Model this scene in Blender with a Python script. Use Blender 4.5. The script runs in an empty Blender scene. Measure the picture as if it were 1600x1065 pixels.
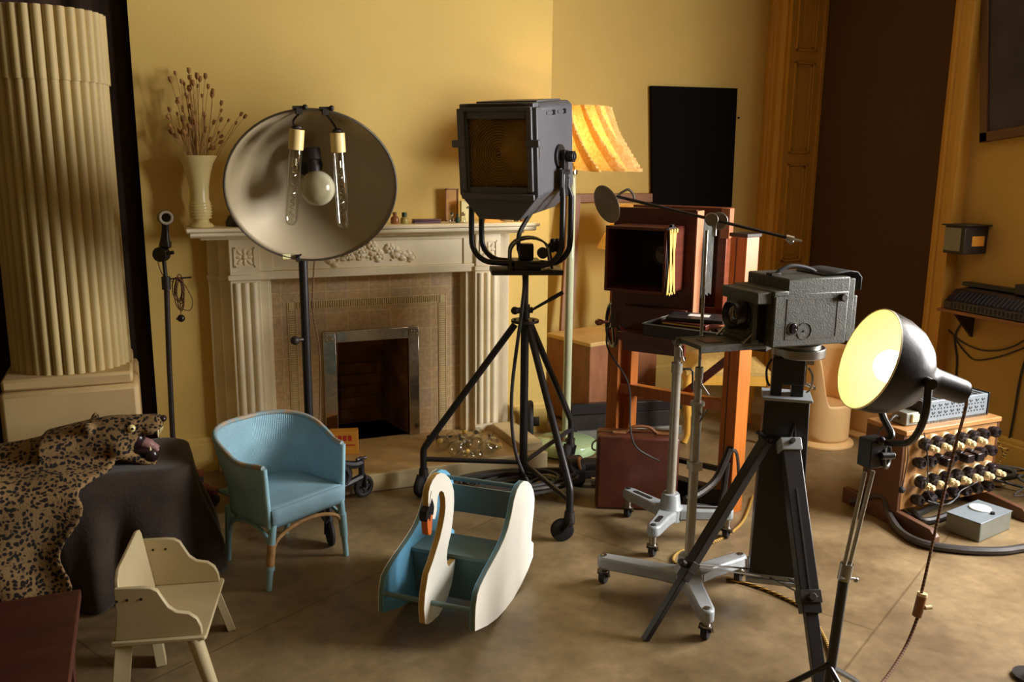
import bpy, math, random
from mathutils import Matrix, Vector
random.seed(7)
C = bpy.context.scene
COL = C.collection
PI = math.pi
V = Vector

# ------------------------------------------------------------------ camera, world, light, exposure
FOC = 1365.0
Rw = Matrix(((0.92058294, -0.0696316, 0.38428958), (-0.39042231, -0.18895421, 0.90103647), (0.0098725, -0.97951404, -0.20113376)))
EYE = V((0, 0, 1.5))
cam = bpy.data.cameras.new('camera')
cam.sensor_width = 36
cam.lens = 36 * FOC / 1600
cam.clip_start = 0.05
camo = bpy.data.objects.new('camera', cam)
COL.objects.link(camo)
right = Rw @ V((1, 0, 0)); up = Rw @ V((0, -1, 0)); back = Rw @ V((0, 0, -1))
mw = Matrix((right, up, back)).transposed().to_4x4()
mw.translation = EYE
camo.matrix_world = mw
C.camera = camo

C.view_settings.view_transform = 'Standard'
C.view_settings.look = 'None'
C.view_settings.gamma = 1
C.view_settings.use_curve_mapping = False
C.view_settings.exposure = -0.12
C.cycles.max_bounces = 10
C.cycles.diffuse_bounces = 6
C.cycles.glossy_bounces = 4
C.cycles.transmission_bounces = 8
C.cycles.transparent_max_bounces = 8
C.cycles.caustics_reflective = False
C.cycles.caustics_refractive = False
C.cycles.sample_clamp_indirect = 4

wd = bpy.data.worlds.new('daylight'); C.world = wd; wd.use_nodes = True
wd.node_tree.nodes['Background'].inputs[0].default_value = (0.75, 0.85, 1, 1)
wd.node_tree.nodes['Background'].inputs[1].default_value = 0.6

def area(name, loc, target, sx, sy, power, col):
    l = bpy.data.lights.new(name, 'AREA'); l.shape = 'RECTANGLE'; l.size = sx; l.size_y = sy
    l.energy = power; l.color = col
    o = bpy.data.objects.new(name, l); COL.objects.link(o); o.location = loc
    o.rotation_euler = (V(target) - V(loc)).to_track_quat('-Z', 'Y').to_euler()
    return o
# daylight coming in through the tall window of the right-hand wall, nearer than the frame
area('window_daylight', (4.3, 1.4, 1.65), (1.0, 2.5, .8), 1.5, 1.7, 350, (1.0, 0.98, 0.96))

# ------------------------------------------------------------------ helpers
def fl(px, py, z=0.0):                     # image point -> world point at height z
    r = Rw @ V((px - 800, py - 532.5, FOC)); return EYE + r * ((z - 1.5) / r.z)
def ay(px, py, y):                         # image point -> world point on the plane Y = y
    r = Rw @ V((px - 800, py - 532.5, FOC)); return EYE + r * (y / r.y)
def frame(o, x):                           # matrix with its X along x (horizontal), Z up
    x = V((x[0], x[1], 0)).normalized(); y = V((-x.y, x.x, 0))
    m = Matrix((x, y, V((0, 0, 1)))).transposed().to_4x4(); m.translation = V(o); return m
def axis(o, d, upv=(0, 0, 1)):             # matrix with its Z along d
    z = V(d).normalized(); u = V(upv)
    if abs(z.dot(u)) > .98: u = V((0, 1, 0))
    x = u.cross(z).normalized(); y = z.cross(x)
    m = Matrix((x, y, z)).transposed().to_4x4(); m.translation = V(o); return m
def ss(a, b, x):
    t = min(1, max(0, (x - a) / (b - a))); return t * t * (3 - 2 * t)
def spline(pts, n=8, closed=False):
    pts = [V(p) for p in pts]; out = []; m = len(pts)
    rng = range(m if closed else m - 1)
    for i in rng:
        g = lambda k: pts[k % m] if closed else pts[min(m - 1, max(0, k))]
        p0, p1, p2, p3 = g(i - 1), g(i), g(i + 1), g(i + 2)
        for k in range(n):
            t = k / n
            out.append(0.5 * ((2 * p1) + (p2 - p0) * t + (2 * p0 - 5 * p1 + 4 * p2 - p3) * t * t + (3 * p1 - p0 - 3 * p2 + p3) * t ** 3))
    if not closed: out.append(pts[-1])
    return out

class B:
    def __init__(s): s.v = []; s.f = []; s.uv = []; s.has_uv = False
    def add(s, vs, fs, M=None, uvs=None):
        o = len(s.v)
        s.v += [tuple((M @ V(p)) if M else p) for p in vs]
        for i, f in enumerate(fs):
            s.f.append([o + k for k in f]); s.uv.append(uvs[i] if uvs else None)
        if uvs: s.has_uv = True
        return s
    def box(s, c, d, M=None):
        x, y, z = [k / 2 for k in d]; cx, cy, cz = c
        vs = [(cx + a * x, cy + b * y, cz + e * z) for a in (-1, 1) for b in (-1, 1) for e in (-1, 1)]
        return s.add(vs, [(0, 1, 3, 2), (4, 6, 7, 5), (0, 4, 5, 1), (2, 3, 7, 6), (0, 2, 6, 4), (1, 5, 7, 3)], M)
    def bb(s, a, b, M=None):
        return s.box([(a[i] + b[i]) / 2 for i in range(3)], [abs(a[i] - b[i]) for i in range(3)], M)
    def beam(s, p, q, w, h, upv=(0, 0, 1)):
        p, q = V(p), V(q); L = (q - p).length
        return s.box((0, 0, L / 2), (w, h, L), axis(p, q - p, upv))
    def lathe(s, prof, M=None, n=28, close=False, caps=True):
        vs = []; fs = []
        for r, z in prof:
            for k in range(n):
                a = 2 * PI * k / n; vs.append((r * math.cos(a), r * math.sin(a), z))
        m = len(prof)
        for i in range(m - 1 if not close else m):
            j = (i + 1) % m
            for k in range(n):
                l = (k + 1) % n; fs.append((i * n + k, i * n + l, j * n + l, j * n + k))
        if not close and caps:
            if prof[0][0] > 1e-6: fs.append(tuple(reversed(range(n))))
            if prof[-1][0] > 1e-6: fs.append(tuple((m - 1) * n + k for k in range(n)))
        return s.add(vs, fs, M)
    def cyl(s, p, q, r, r2=None, n=16):
        p, q = V(p), V(q); r2 = r if r2 is None else r2
        return s.lathe([(r, 0), (r2, (q - p).length)], axis(p, q - p), n)
    def tube(s, pts, r, n=10, closed=False):
        pts = [V(p) for p in pts]; m = len(pts); vs = []; fs = []
        rr = r if isinstance(r, (list, tuple)) else [r] * m
        u = None
        for i in range(m):
            if closed: t = pts[(i + 1) % m] - pts[i - 1]
            else: t = pts[min(m - 1, i + 1)] - pts[max(0, i - 1)]
            if t.length < 1e-9: t = V((0, 0, 1))
            t.normalize()
            if u is None: u = t.orthogonal().normalized()
            else:
                u = u - t * u.dot(t)
                u = u.normalized() if u.length > 1e-6 else t.orthogonal().normalized()
            w = t.cross(u)
            for k in range(n):
                a = 2 * PI * k / n; vs.append(pts[i] + (u * math.cos(a) + w * math.sin(a)) * rr[i])
        for i in range(m if closed else m - 1):
            j = (i + 1) % m
            for k in range(n):
                l = (k + 1) % n; fs.append((i * n + k, i * n + l, j * n + l, j * n + k))
        if not closed: fs += [tuple(reversed(range(n))), tuple((m - 1) * n + k for k in range(n))]
        return s.add(vs, fs)
    def ball(s, c, r, M=None, n=16, m=10, sc=(1, 1, 1)):
        prof = [(max(1e-7, math.sin(PI * i / m)) * r, -math.cos(PI * i / m) * r) for i in range(m + 1)]
        T = Matrix.Translation(c) @ Matrix.Diagonal((*sc, 1))
        return s.lathe(prof, (M @ T) if M else T, n)
    def torus(s, M, R, r, n=28, m=10):
        return s.lathe([(R + r * math.cos(2 * PI * k / m), r * math.sin(2 * PI * k / m)) for k in range(m)], M, n, close=True)
    def prism(s, out, a, b, M=None):       # 2D outline in local XY, extruded along Z
        n = len(out)
        vs = [(x, y, a) for x, y in out] + [(x, y, b) for x, y in out]
        fs = [tuple(reversed(range(n))), tuple(range(n, 2 * n))] + [(k, (k + 1) % n, n + (k + 1) % n, n + k) for k in range(n)]
        return s.add(vs, fs, M)
    def grid(s, fn, nu, nv, M=None, wrap=False):
        vs = []; fs = []; uvs = []
        for i in range(nu + 1):
            for j in range(nv + 1): vs.append(fn(i / nu, j / nv))
        for i in range(nu):
            for j in range(nv):
                fs.append((i * (nv + 1) + j, (i + 1) * (nv + 1) + j, (i + 1) * (nv + 1) + j + 1, i * (nv + 1) + j + 1))
                uvs.append(((i / nu, j / nv), ((i + 1) / nu, j / nv), ((i + 1) / nu, (j + 1) / nv), (i / nu, (j + 1) / nv)))
        return s.add(vs, fs, M, uvs)

WM = {}
def wm(o): return WM[o.name]
def obj(name, b, mat, parent=None, bevel=0, ang=38, sub=0, smooth=True, solid=0, solid_off=0, remesh=0):
    me = bpy.data.meshes.new(name)
    if parent is not None:
        P = wm(parent); inv = P.inverted(); vs = [tuple(inv @ V(p)) for p in b.v]; loc = None
    else:
        xs = list(zip(*b.v)); base = V(((min(xs[0]) + max(xs[0])) / 2, (min(xs[1]) + max(xs[1])) / 2, min(xs[2])))
        P = Matrix.Translation(base); vs = [tuple(V(p) - base) for p in b.v]
    me.from_pydata(vs, [], b.f)
    if b.has_uv:
        l = me.uv_layers.new(name='UVMap'); k = 0
        for i, f in enumerate(b.f):
            for c in range(len(f)):
                if b.uv[i]: l.data[k].uv = b.uv[i][c]
                k += 1
    me.validate(); me.update()
    if smooth:
        me.polygons.foreach_set('use_smooth', [True] * len(me.polygons))
        me.set_sharp_from_angle(angle=math.radians(ang))
    o = bpy.data.objects.new(name, me); COL.objects.link(o)
    me.materials.append(mat)
    if parent is not None: o.parent = parent
    else: o.location = P.translation
    WM[o.name] = P
    if solid:
        m = o.modifiers.new('thickness', 'SOLIDIFY'); m.thickness = solid; m.offset = solid_off
    if remesh:
        m = o.modifiers.new('remesh', 'REMESH'); m.mode = 'VOXEL'; m.voxel_size = remesh; m.use_smooth_shade = True
        m = o.modifiers.new('relax', 'SMOOTH'); m.factor = .5; m.iterations = 4
    if sub:
        m = o.modifiers.new('subdivision', 'SUBSURF'); m.levels = sub; m.render_levels = sub
    if bevel:
        m = o.modifiers.new('bevel', 'BEVEL'); m.width = bevel; m.segments = 2; m.limit_method = 'ANGLE'; m.angle_limit = math.radians(40)
    return o
def thing(name, label, cat, loc, group=None):
    o = bpy.data.objects.new(name, None); COL.objects.link(o); o.location = loc; o.empty_display_size = .05
    WM[o.name] = Matrix.Translation(V(loc))
    return tag(o, label, cat, group)
def tag(o, label, cat, group=None):
    o['label'] = label; o['category'] = cat
    if group: o['group'] = group
    return o
def struct(name, b, mat, label=None, **k):
    o = obj(name, b, mat, **k); o['kind'] = 'structure'
    if label: o['label'] = label
    return o
def lab(o, t): o['label'] = t; return o
def copy_tree(o, loc, label=None):
    c = o.copy(); COL.objects.link(c); c.location = loc
    if label: c['label'] = label
    for ch in list(o.children):
        d = ch.copy(); COL.objects.link(d); d.parent = c
        for g in list(ch.children):
            e = g.copy(); COL.objects.link(e); e.parent = d
    return c

# ------------------------------------------------------------------ materials
def lin(c):
    return tuple(((k / 255) / 12.92 if k / 255 <= .04045 else ((k / 255 + .055) / 1.055) ** 2.4) for k in c)
def mat(name, rgb, rough=.6, metal=0.0, var=.12, scale=9, bump=0.0, bscale=60, stretch=None, rgb2=None, detail=4, **kw):
    m = bpy.data.materials.new(name); m.use_nodes = True; nt = m.node_tree; N = nt.nodes; L = nt.links
    p = N['Principled BSDF']
    p.inputs['Roughness'].default_value = rough; p.inputs['Metallic'].default_value = metal
    for k, v in kw.items(): p.inputs[k.replace('_', ' ')].default_value = v
    tc = N.new('ShaderNodeTexCoord'); mp = N.new('ShaderNodeMapping'); L.new(tc.outputs['Object'], mp.inputs[0])
    if stretch: mp.inputs['Scale'].default_value = stretch
    c = lin(rgb); nz = N.new('ShaderNodeTexNoise'); nz.inputs['Scale'].default_value = scale; nz.inputs['Detail'].default_value = detail
    L.new(mp.outputs[0], nz.inputs['Vector'])
    cr = N.new('ShaderNodeValToRGB'); cr.color_ramp.elements[0].position = .3; cr.color_ramp.elements[1].position = .7
    a = [max(0, k * (1 - var)) for k in c]; b = [min(1, k * (1 + var)) for k in c]
    if rgb2: a = c; b = lin(rgb2)
    cr.color_ramp.elements[0].color = (*a, 1); cr.color_ramp.elements[1].color = (*b, 1)
    L.new(nz.outputs['Fac'], cr.inputs[0]); L.new(cr.outputs[0], p.inputs['Base Color'])
    if bump:
        n2 = N.new('ShaderNodeTexNoise'); n2.inputs['Scale'].default_value = bscale; L.new(mp.outputs[0], n2.inputs['Vector'])
        bp = N.new('ShaderNodeBump'); bp.inputs['Strength'].default_value = bump; bp.inputs['Distance'].default_value = .01
        L.new(n2.outputs['Fac'], bp.inputs['Height']); L.new(bp.outputs[0], p.inputs['Normal'])
    m['p'] = 1
    return m
def emis(name, rgb, strength):
    m = bpy.data.materials.new(name); m.use_nodes = True; p = m.node_tree.nodes['Principled BSDF']
    p.inputs['Base Color'].default_value = (*lin(rgb), 1); p.inputs['Emission Color'].default_value = (*lin(rgb), 1)
    p.inputs['Emission Strength'].default_value = strength
    return m
def glass(name, rgb, rough=.03, alpha=None):
    m = bpy.data.materials.new(name); m.use_nodes = True; p = m.node_tree.nodes['Principled BSDF']
    p.inputs['Base Color'].default_value = (*lin(rgb), 1); p.inputs['Roughness'].default_value = rough
    p.inputs['Transmission Weight'].default_value = 1; p.inputs['IOR'].default_value = 1.45
    return m
def thin_glass(name, rgb, mixf=.16):
    m = bpy.data.materials.new(name); m.use_nodes = True; nt = m.node_tree; N = nt.nodes; L = nt.links
    out = N['Material Output']; N.remove(N['Principled BSDF'])
    t = N.new('ShaderNodeBsdfTransparent'); t.inputs[0].default_value = (*lin(rgb), 1)
    g = N.new('ShaderNodeBsdfGlossy'); g.inputs['Roughness'].default_value = .04
    lw = N.new('ShaderNodeLayerWeight'); lw.inputs[0].default_value = .35
    mr = N.new('ShaderNodeMath'); mr.operation = 'MULTIPLY_ADD'; mr.inputs[1].default_value = .75; mr.inputs[2].default_value = mixf * .3
    mx = N.new('ShaderNodeMixShader'); L.new(lw.outputs['Facing'], mr.inputs[0]); L.new(mr.outputs[0], mx.inputs[0])
    L.new(t.outputs[0], mx.inputs[1]); L.new(g.outputs[0], mx.inputs[2]); L.new(mx.outputs[0], out.inputs[0])
    return m

M = {}
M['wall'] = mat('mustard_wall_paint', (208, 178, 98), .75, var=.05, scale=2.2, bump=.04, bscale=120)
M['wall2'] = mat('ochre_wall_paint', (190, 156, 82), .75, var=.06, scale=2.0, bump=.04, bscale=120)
M['pale'] = mat('pale_studio_paint', (128, 106, 66), .8, var=.04)
M['ceil'] = mat('ceiling_paint', (156, 144, 120), .8, var=.04)
M['trim'] = mat('ochre_trim_paint', (198, 150, 66), .45, var=.05, scale=5)
M['dark_cloth'] = mat('dark_brown_cloth', (48, 32, 20), .95, var=.2, scale=30, bump=.1, bscale=200)
M['velvet'] = mat('brown_velvet', (56, 44, 36), .95, var=.25, scale=14, bump=.15, bscale=90, Sheen_Weight=.18, Sheen_Roughness=.4)
M['blind'] = mat('dark_brown_blind', (84, 58, 38), .9, var=.12, scale=120)
M['black_board'] = mat('matt_black_board', (12, 8, 10), .95, var=.25, scale=90, Specular_IOR_Level=.15)
M['column'] = mat('cream_column_paint', (186, 164, 110), .6, var=.09, scale=4, bump=.05, bscale=50)
M['pedestal'] = mat('cream_pedestal_paint', (186, 158, 108), .6, var=.08, scale=4)
M['mantel'] = mat('cream_mantel_paint', (236, 222, 188), .42, var=.07, scale=6, bump=.04, bscale=40)
M['hearth'] = mat('worn_tile_hearth', (192, 162, 108), .5, var=.16, scale=10, bump=.08, bscale=40)
M['hearth_edge'] = mat('pale_stone_kerb', (204, 184, 140), .6, var=.12, scale=12, bump=.06, bscale=50)
M['border'] = mat('ribbed_tile_glaze', (214, 194, 142), .35, var=.08, scale=20)
M['soot'] = mat('sooty_firebrick', (84, 58, 34), .95, var=.5, scale=7, bump=.3, bscale=22, rgb2=(150, 108, 58))
M['chrome'] = mat('dented_chrome', (190, 184, 172), .17, 1.0, var=.06, scale=8, bump=.28, bscale=14)
M['steel'] = mat('dull_steel', (150, 146, 138), .32, 1.0, var=.12, scale=20)
M['nickel'] = mat('bright_nickel', (205, 200, 190), .2, 1.0, var=.05)
M['grey_paint'] = mat('grey_hammered_paint', (150, 155, 157), .34, .05, var=.1, scale=18, bump=.06, bscale=80)
M['grey_pole'] = mat('worn_grey_pole', (158, 152, 136), .38, .35, var=.12, scale=25)
M['black_metal'] = mat('black_enamelled_metal', (40, 37, 38), .38, .25, var=.15, scale=14, bump=.04, bscale=70)
M['grey_black'] = mat('charcoal_lamp_housing', (92, 92, 97), .45, .2, var=.1, scale=6, bump=.05, bscale=120)
M['old_iron'] = mat('old_dark_iron', (54, 48, 44), .5, .5, var=.25, scale=20, bump=.1, bscale=60)
M['rubber'] = mat('black_rubber', (26, 24, 25), .7, var=.2, scale=20)
M['bakelite'] = mat('dark_bakelite', (36, 29, 31), .25, var=.15, scale=20)
M['dish_in'] = mat('warm_satin_dish', (172, 156, 126), .5, .12, var=.07, scale=4)
M['dish_out'] = mat('grey_dish_back', (150, 140, 124), .5, .4, var=.1)
M['cream_socket'] = mat('cream_lamp_cap', (232, 206, 140), .4, var=.05)
M['opal'] = mat('opal_bulb_glass', (222, 214, 180), .18, var=.03, Transmission_Weight=.35)
M['clear'] = thin_glass('clear_bulb_glass', (246, 246, 240))
M['green_glass'] = mat('pale_green_glass', (226, 232, 190), .08, var=.02, Transmission_Weight=.35, IOR=1.15, Coat_Weight=.6)
M['green_base'] = mat('pale_green_glass_base', (172, 202, 152), .12, var=.04, Coat_Weight=.6)
M['blue'] = None
M['blue_paint'] = mat('powder_blue_paint', (150, 194, 208), .45, var=.1, scale=12)
M['worn_cane'] = mat('worn_tan_cane', (178, 138, 88), .6, var=.25, scale=40)
M['worn_rim'] = mat('worn_blue_rim', (112, 158, 176), .6, scale=26, rgb2=(176, 146, 108))
M['swan_blue'] = mat('swan_sky_blue_paint', (112, 176, 212), .4, var=.05)
M['swan_teal'] = mat('swan_grey_blue_paint', (104, 130, 130), .42, var=.06)
M['swan_olive'] = mat('swan_olive_grey_paint', (112, 116, 98), .5, var=.06)
M['swan_white'] = mat('swan_white_paint', (250, 246, 232), .45, var=.06, scale=6)
M['swan_edge'] = mat('bare_ply_edge', (196, 158, 84), .55, var=.1)
M['orange'] = mat('orange_beak_paint', (214, 112, 52), .4, var=.08)
M['black_paint'] = mat('black_gloss_paint', (24, 20, 22), .3, var=.1)
M['kid'] = mat('cream_nursery_paint', (188, 172, 134), .38, var=.06, scale=7)
M['mahog'] = mat('dark_mahogany', (88, 40, 26), .3, var=.28, scale=6, stretch=(1, 1, 9), bump=.02)
M['mahog2'] = mat('red_mahogany', (128, 66, 42), .32, var=.22, scale=6, stretch=(1, 1, 7))
M['mahog_lit'] = mat('pale_mahogany', (186, 118, 84), .4, var=.2, scale=10)  # plate holder's own red-brown; on the studio camera it stands in for light
M['mahog_pale'] = mat('lit_edge_mahogany', (196, 134, 98), .4, var=.15, scale=10)  # mahogany made paler to carry the light on the front panel's side edge
M['post'] = mat('orange_pine_post', (184, 104, 38), .36, var=.2, scale=7, stretch=(6, 6, .6))
M['teak'] = mat('red_brown_table', (66, 28, 19), .4, var=.2, scale=5, stretch=(1, 6, 1))
M['walnut'] = mat('walnut_veneer', (148, 98, 66), .4, var=.2, scale=9, stretch=(2, 2, .7), bump=.03)
M['walnut_dark'] = mat('dark_walnut', (92, 58, 36), .45, var=.2, scale=9)
M['pale_top'] = mat('pale_wood_top', (206, 168, 104), .4, var=.12, scale=9)
M['oak'] = mat('oak_panel', (164, 120, 72), .45, var=.2, scale=10, stretch=(.8, 3, 7), bump=.03)
M['rail'] = mat('brown_dado_rail', (140, 92, 48), .5, var=.12)
M['brass'] = mat('lacquered_brass', (244, 210, 124), .35, .45, var=.08)
M['black_cloth'] = mat('black_bellows_cloth', (26, 22, 22), .8, var=.2, scale=40)
M['leather'] = mat('grey_black_leatherette', (70, 70, 63), .5, .0, var=.3, scale=60, bump=.16, bscale=220)
M['lens'] = mat('dark_lens_glass', (70, 58, 34), .08, .3, var=.1, Coat_Weight=1)
M['brown_case'] = mat('brown_fibre_suitcase', (88, 42, 27), .4, var=.2, scale=12, bump=.05, bscale=90)
M['leather_tan'] = mat('tan_leather_handle', (150, 100, 62), .5, var=.15)
M['shade'] = None
M['peach'] = mat('peach_moulded_plastic', (224, 184, 126), .5, var=.05)
M['cushion'] = mat('mustard_tweed', (196, 162, 92), .9, var=.16, scale=60, bump=.2, bscale=160)
M['stool_wood'] = mat('honey_beech', (224, 172, 74), .35, var=.1, stretch=(3, 3, .7))
M['vase'] = mat('cream_glazed_vase', (228, 212, 150), .3, var=.03)
M['dry'] = mat('dried_stem', (160, 122, 68), .85, var=.25, scale=30)
M['pod'] = mat('dried_seed_head', (146, 104, 56), .9, var=.35, scale=40, bump=.3, bscale=120)
M['cable'] = mat('grey_black_cable', (54, 50, 48), .5, var=.15, scale=30)
M['purple'] = mat('plum_leatherette', (92, 62, 78), .5, var=.1)
M['paper'] = mat('cream_paper', (222, 214, 158), .6, var=.04)
M['white'] = mat('white_paper', (236, 234, 226), .6, var=.02)
M['cream'] = mat('cream_plastic', (226, 206, 158), .4, var=.05)
M['alu'] = mat('blue_grey_enamel', (134, 144, 152), .4, .25, var=.06, scale=30)
M['greybox'] = mat('grey_enamel_box', (122, 124, 114), .45, .1, var=.08, scale=20)
M['paper_orange'] = mat('orange_card', (222, 154, 54), .6, var=.06)
M['red'] = mat('red_print', (190, 52, 32), .6, var=.05)
M['pinkjar'] = mat('pink_brown_glass', (170, 110, 70), .2, var=.1, Transmission_Weight=.4)
M['greenjar'] = mat('pale_green_jar', (190, 176, 96), .2, var=.1, Transmission_Weight=.4)
M['green_cap'] = mat('dark_green_cap', (40, 70, 48), .4)
M['tooth'] = mat('ivory_tooth', (226, 212, 160), .3, var=.06)
M['mouth'] = mat('dark_gum', (44, 28, 30), .25, var=.2, scale=30)
M['tongue'] = mat('dusty_pink_tongue', (150, 112, 108), .4, var=.15, scale=40)
M['eye'] = mat('amber_glass_eye', (226, 214, 150), .08, var=.02, Coat_Weight=1)

def nodes(m): return m.node_tree.nodes, m.node_tree.links
def floor_mat():
    m = mat('worn_brown_lino', (108, 88, 60), .4, var=.2, scale=3.6, rgb2=(150, 129, 94), bump=.03, bscale=30, detail=8)
    N, L = nodes(m); p = N['Principled BSDF']
    tc = N.new('ShaderNodeTexCoord'); mp = N.new('ShaderNodeMapping'); mp.inputs['Rotation'].default_value = (0, 0, math.radians(-28)); mp.inputs['Location'].default_value = (.35, .1, 0)
    L.new(tc.outputs['Object'], mp.inputs[0])
    br = N.new('ShaderNodeTexBrick'); br.inputs['Scale'].default_value = 1; br.inputs['Mortar Size'].default_value = .004
    br.inputs['Brick Width'].default_value = 3.4; br.inputs['Row Height'].default_value = 1.55; br.offset = .5
    br.inputs['Color1'].default_value = (1, 1, 1, 1); br.inputs['Color2'].default_value = (.93, .93, .95, 1); br.inputs['Mortar'].default_value = (.68, .64, .58, 1)
    L.new(mp.outputs[0], br.inputs[0])
    n2 = N.new('ShaderNodeTexNoise'); n2.inputs['Scale'].default_value = 26; n2.inputs['Detail'].default_value = 6
    L.new(tc.outputs['Object'], n2.inputs['Vector'])
    mr = N.new('ShaderNodeMapRange'); mr.inputs[1].default_value = .3; mr.inputs[2].default_value = .7; mr.inputs[3].default_value = .82; mr.inputs[4].default_value = 1.12
    L.new(n2.outputs['Fac'], mr.inputs[0])
    old = p.inputs['Base Color'].links[0].from_socket
    a = N.new('ShaderNodeMixRGB'); a.blend_type = 'MULTIPLY'; a.inputs[0].default_value = 1; L.new(old, a.inputs[1]); L.new(br.outputs['Color'], a.inputs[2])
    b = N.new('ShaderNodeMixRGB'); b.blend_type = 'MULTIPLY'; b.inputs[0].default_value = 1; L.new(a.outputs[0], b.inputs[1]); L.new(mr.outputs[0], b.inputs[2])
    L.new(b.outputs[0], p.inputs['Base Color'])
    return m
M['floor'] = floor_mat()

def tile_mat():
    m = mat('mottled_buff_tile', (176, 148, 104), .3, var=.14, scale=14)
    N, L = nodes(m); p = N['Principled BSDF']
    tc = N.new('ShaderNodeTexCoord'); sp = N.new('ShaderNodeSeparateXYZ'); cb = N.new('ShaderNodeCombineXYZ')
    L.new(tc.outputs['Object'], sp.inputs[0]); L.new(sp.outputs[0], cb.inputs[0]); L.new(sp.outputs[2], cb.inputs[1])
    br = N.new('ShaderNodeTexBrick'); br.inputs['Scale'].default_value = 1; br.inputs['Mortar Size'].default_value = .0022; br.inputs['Bias'].default_value = -.1
    br.inputs['Brick Width'].default_value = .1085; br.inputs['Row Height'].default_value = .108; br.offset = 0
    br.inputs['Color1'].default_value = (*lin((204, 172, 124)), 1); br.inputs['Color2'].default_value = (*lin((188, 164, 134)), 1); br.inputs['Mortar'].default_value = (*lin((214, 192, 144)), 1)
    L.new(cb.outputs[0], br.inputs[0])
    old = p.inputs['Base Color'].links[0].from_socket
    nz = N.new('ShaderNodeTexNoise'); nz.inputs['Scale'].default_value = 60; L.new(tc.outputs['Object'], nz.inputs['Vector'])
    mr = N.new('ShaderNodeMapRange'); mr.inputs[1].default_value = .3; mr.inputs[2].default_value = .7; mr.inputs[3].default_value = .84; mr.inputs[4].default_value = 1.1
    L.new(nz.outputs['Fac'], mr.inputs[0])
    b = N.new('ShaderNodeMixRGB'); b.blend_type = 'MULTIPLY'; b.inputs[0].default_value = 1
    L.new(br.outputs['Color'], b.inputs[1]); L.new(mr.outputs[0], b.inputs[2]); L.new(b.outputs[0], p.inputs['Base Color'])
    bp = N.new('ShaderNodeBump'); bp.inputs['Strength'].default_value = .4; bp.inputs['Distance'].default_value = .003; bp.invert = True
    L.new(br.outputs['Fac'], bp.inputs['Height']); L.new(bp.outputs[0], p.inputs['Normal'])
    return m
M['tile'] = tile_mat()

def weave_mat():
    m = mat('blue_woven_fibre', (156, 198, 216), .6, var=.12, scale=9)
    N, L = nodes(m); p = N['Principled BSDF']
    uv = N.new('ShaderNodeUVMap'); mp = N.new('ShaderNodeMapping'); L.new(uv.outputs[0], mp.inputs[0])
    def wave(scale, axis_):
        w = N.new('ShaderNodeTexWave'); w.wave_type = 'BANDS'; w.bands_direction = axis_; w.inputs['Scale'].default_value = scale; L.new(mp.outputs[0], w.inputs['Vector']); return w
    a = wave(46, 'X'); b = wave(22, 'Y')
    ad = N.new('ShaderNodeMath'); ad.operation = 'MULTIPLY_ADD'; ad.inputs[1].default_value = .45
    L.new(b.outputs['Fac'], ad.inputs[0]); L.new(a.outputs['Fac'], ad.inputs[2])
    bp = N.new('ShaderNodeBump'); bp.inputs['Strength'].default_value = .55; bp.inputs['Distance'].default_value = .003
    L.new(ad.outputs[0], bp.inputs['Height']); L.new(bp.outputs[0], p.inputs['Normal'])
    old = p.inputs['Base Color'].links[0].from_socket
    mr = N.new('ShaderNodeMapRange'); mr.inputs[2].default_value = 1.45; mr.inputs[3].default_value = .72; mr.inputs[4].default_value = 1.08; L.new(ad.outputs[0], mr.inputs[0])
    x = N.new('ShaderNodeMixRGB'); x.blend_type = 'MULTIPLY'; x.inputs[0].default_value = 1; L.new(old, x.inputs[1]); L.new(mr.outputs[0], x.inputs[2]); L.new(x.outputs[0], p.inputs['Base Color'])
    return m
M['blue'] = weave_mat()

def shade_mat():
    m = bpy.data.materials.new('parchment_lampshade'); m.use_nodes = True; N, L = nodes(m)
    out = N['Material Output']; p = N['Principled BSDF']; p.inputs['Roughness'].default_value = .7
    tc = N.new('ShaderNodeTexCoord'); nz = N.new('ShaderNodeTexNoise'); nz.inputs['Scale'].default_value = 70; L.new(tc.outputs['Object'], nz.inputs['Vector'])
    cr = N.new('ShaderNodeValToRGB'); cr.color_ramp.elements[0].position = .3; cr.color_ramp.elements[1].position = .75
    cr.color_ramp.elements[0].color = (*lin((238, 196, 112)), 1); cr.color_ramp.elements[1].color = (*lin((252, 226, 164)), 1)
    L.new(nz.outputs['Fac'], cr.inputs[0]); L.new(cr.outputs[0], p.inputs['Base Color'])
    t = N.new('ShaderNodeBsdfTranslucent'); L.new(cr.outputs[0], t.inputs[0])
    mx = N.new('ShaderNodeMixShader'); mx.inputs[0].default_value = .55
    L.new(p.outputs[0], mx.inputs[1]); L.new(t.outputs[0], mx.inputs[2]); L.new(mx.outputs[0], out.inputs[0])
    return m
M['shade'] = shade_mat()

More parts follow.
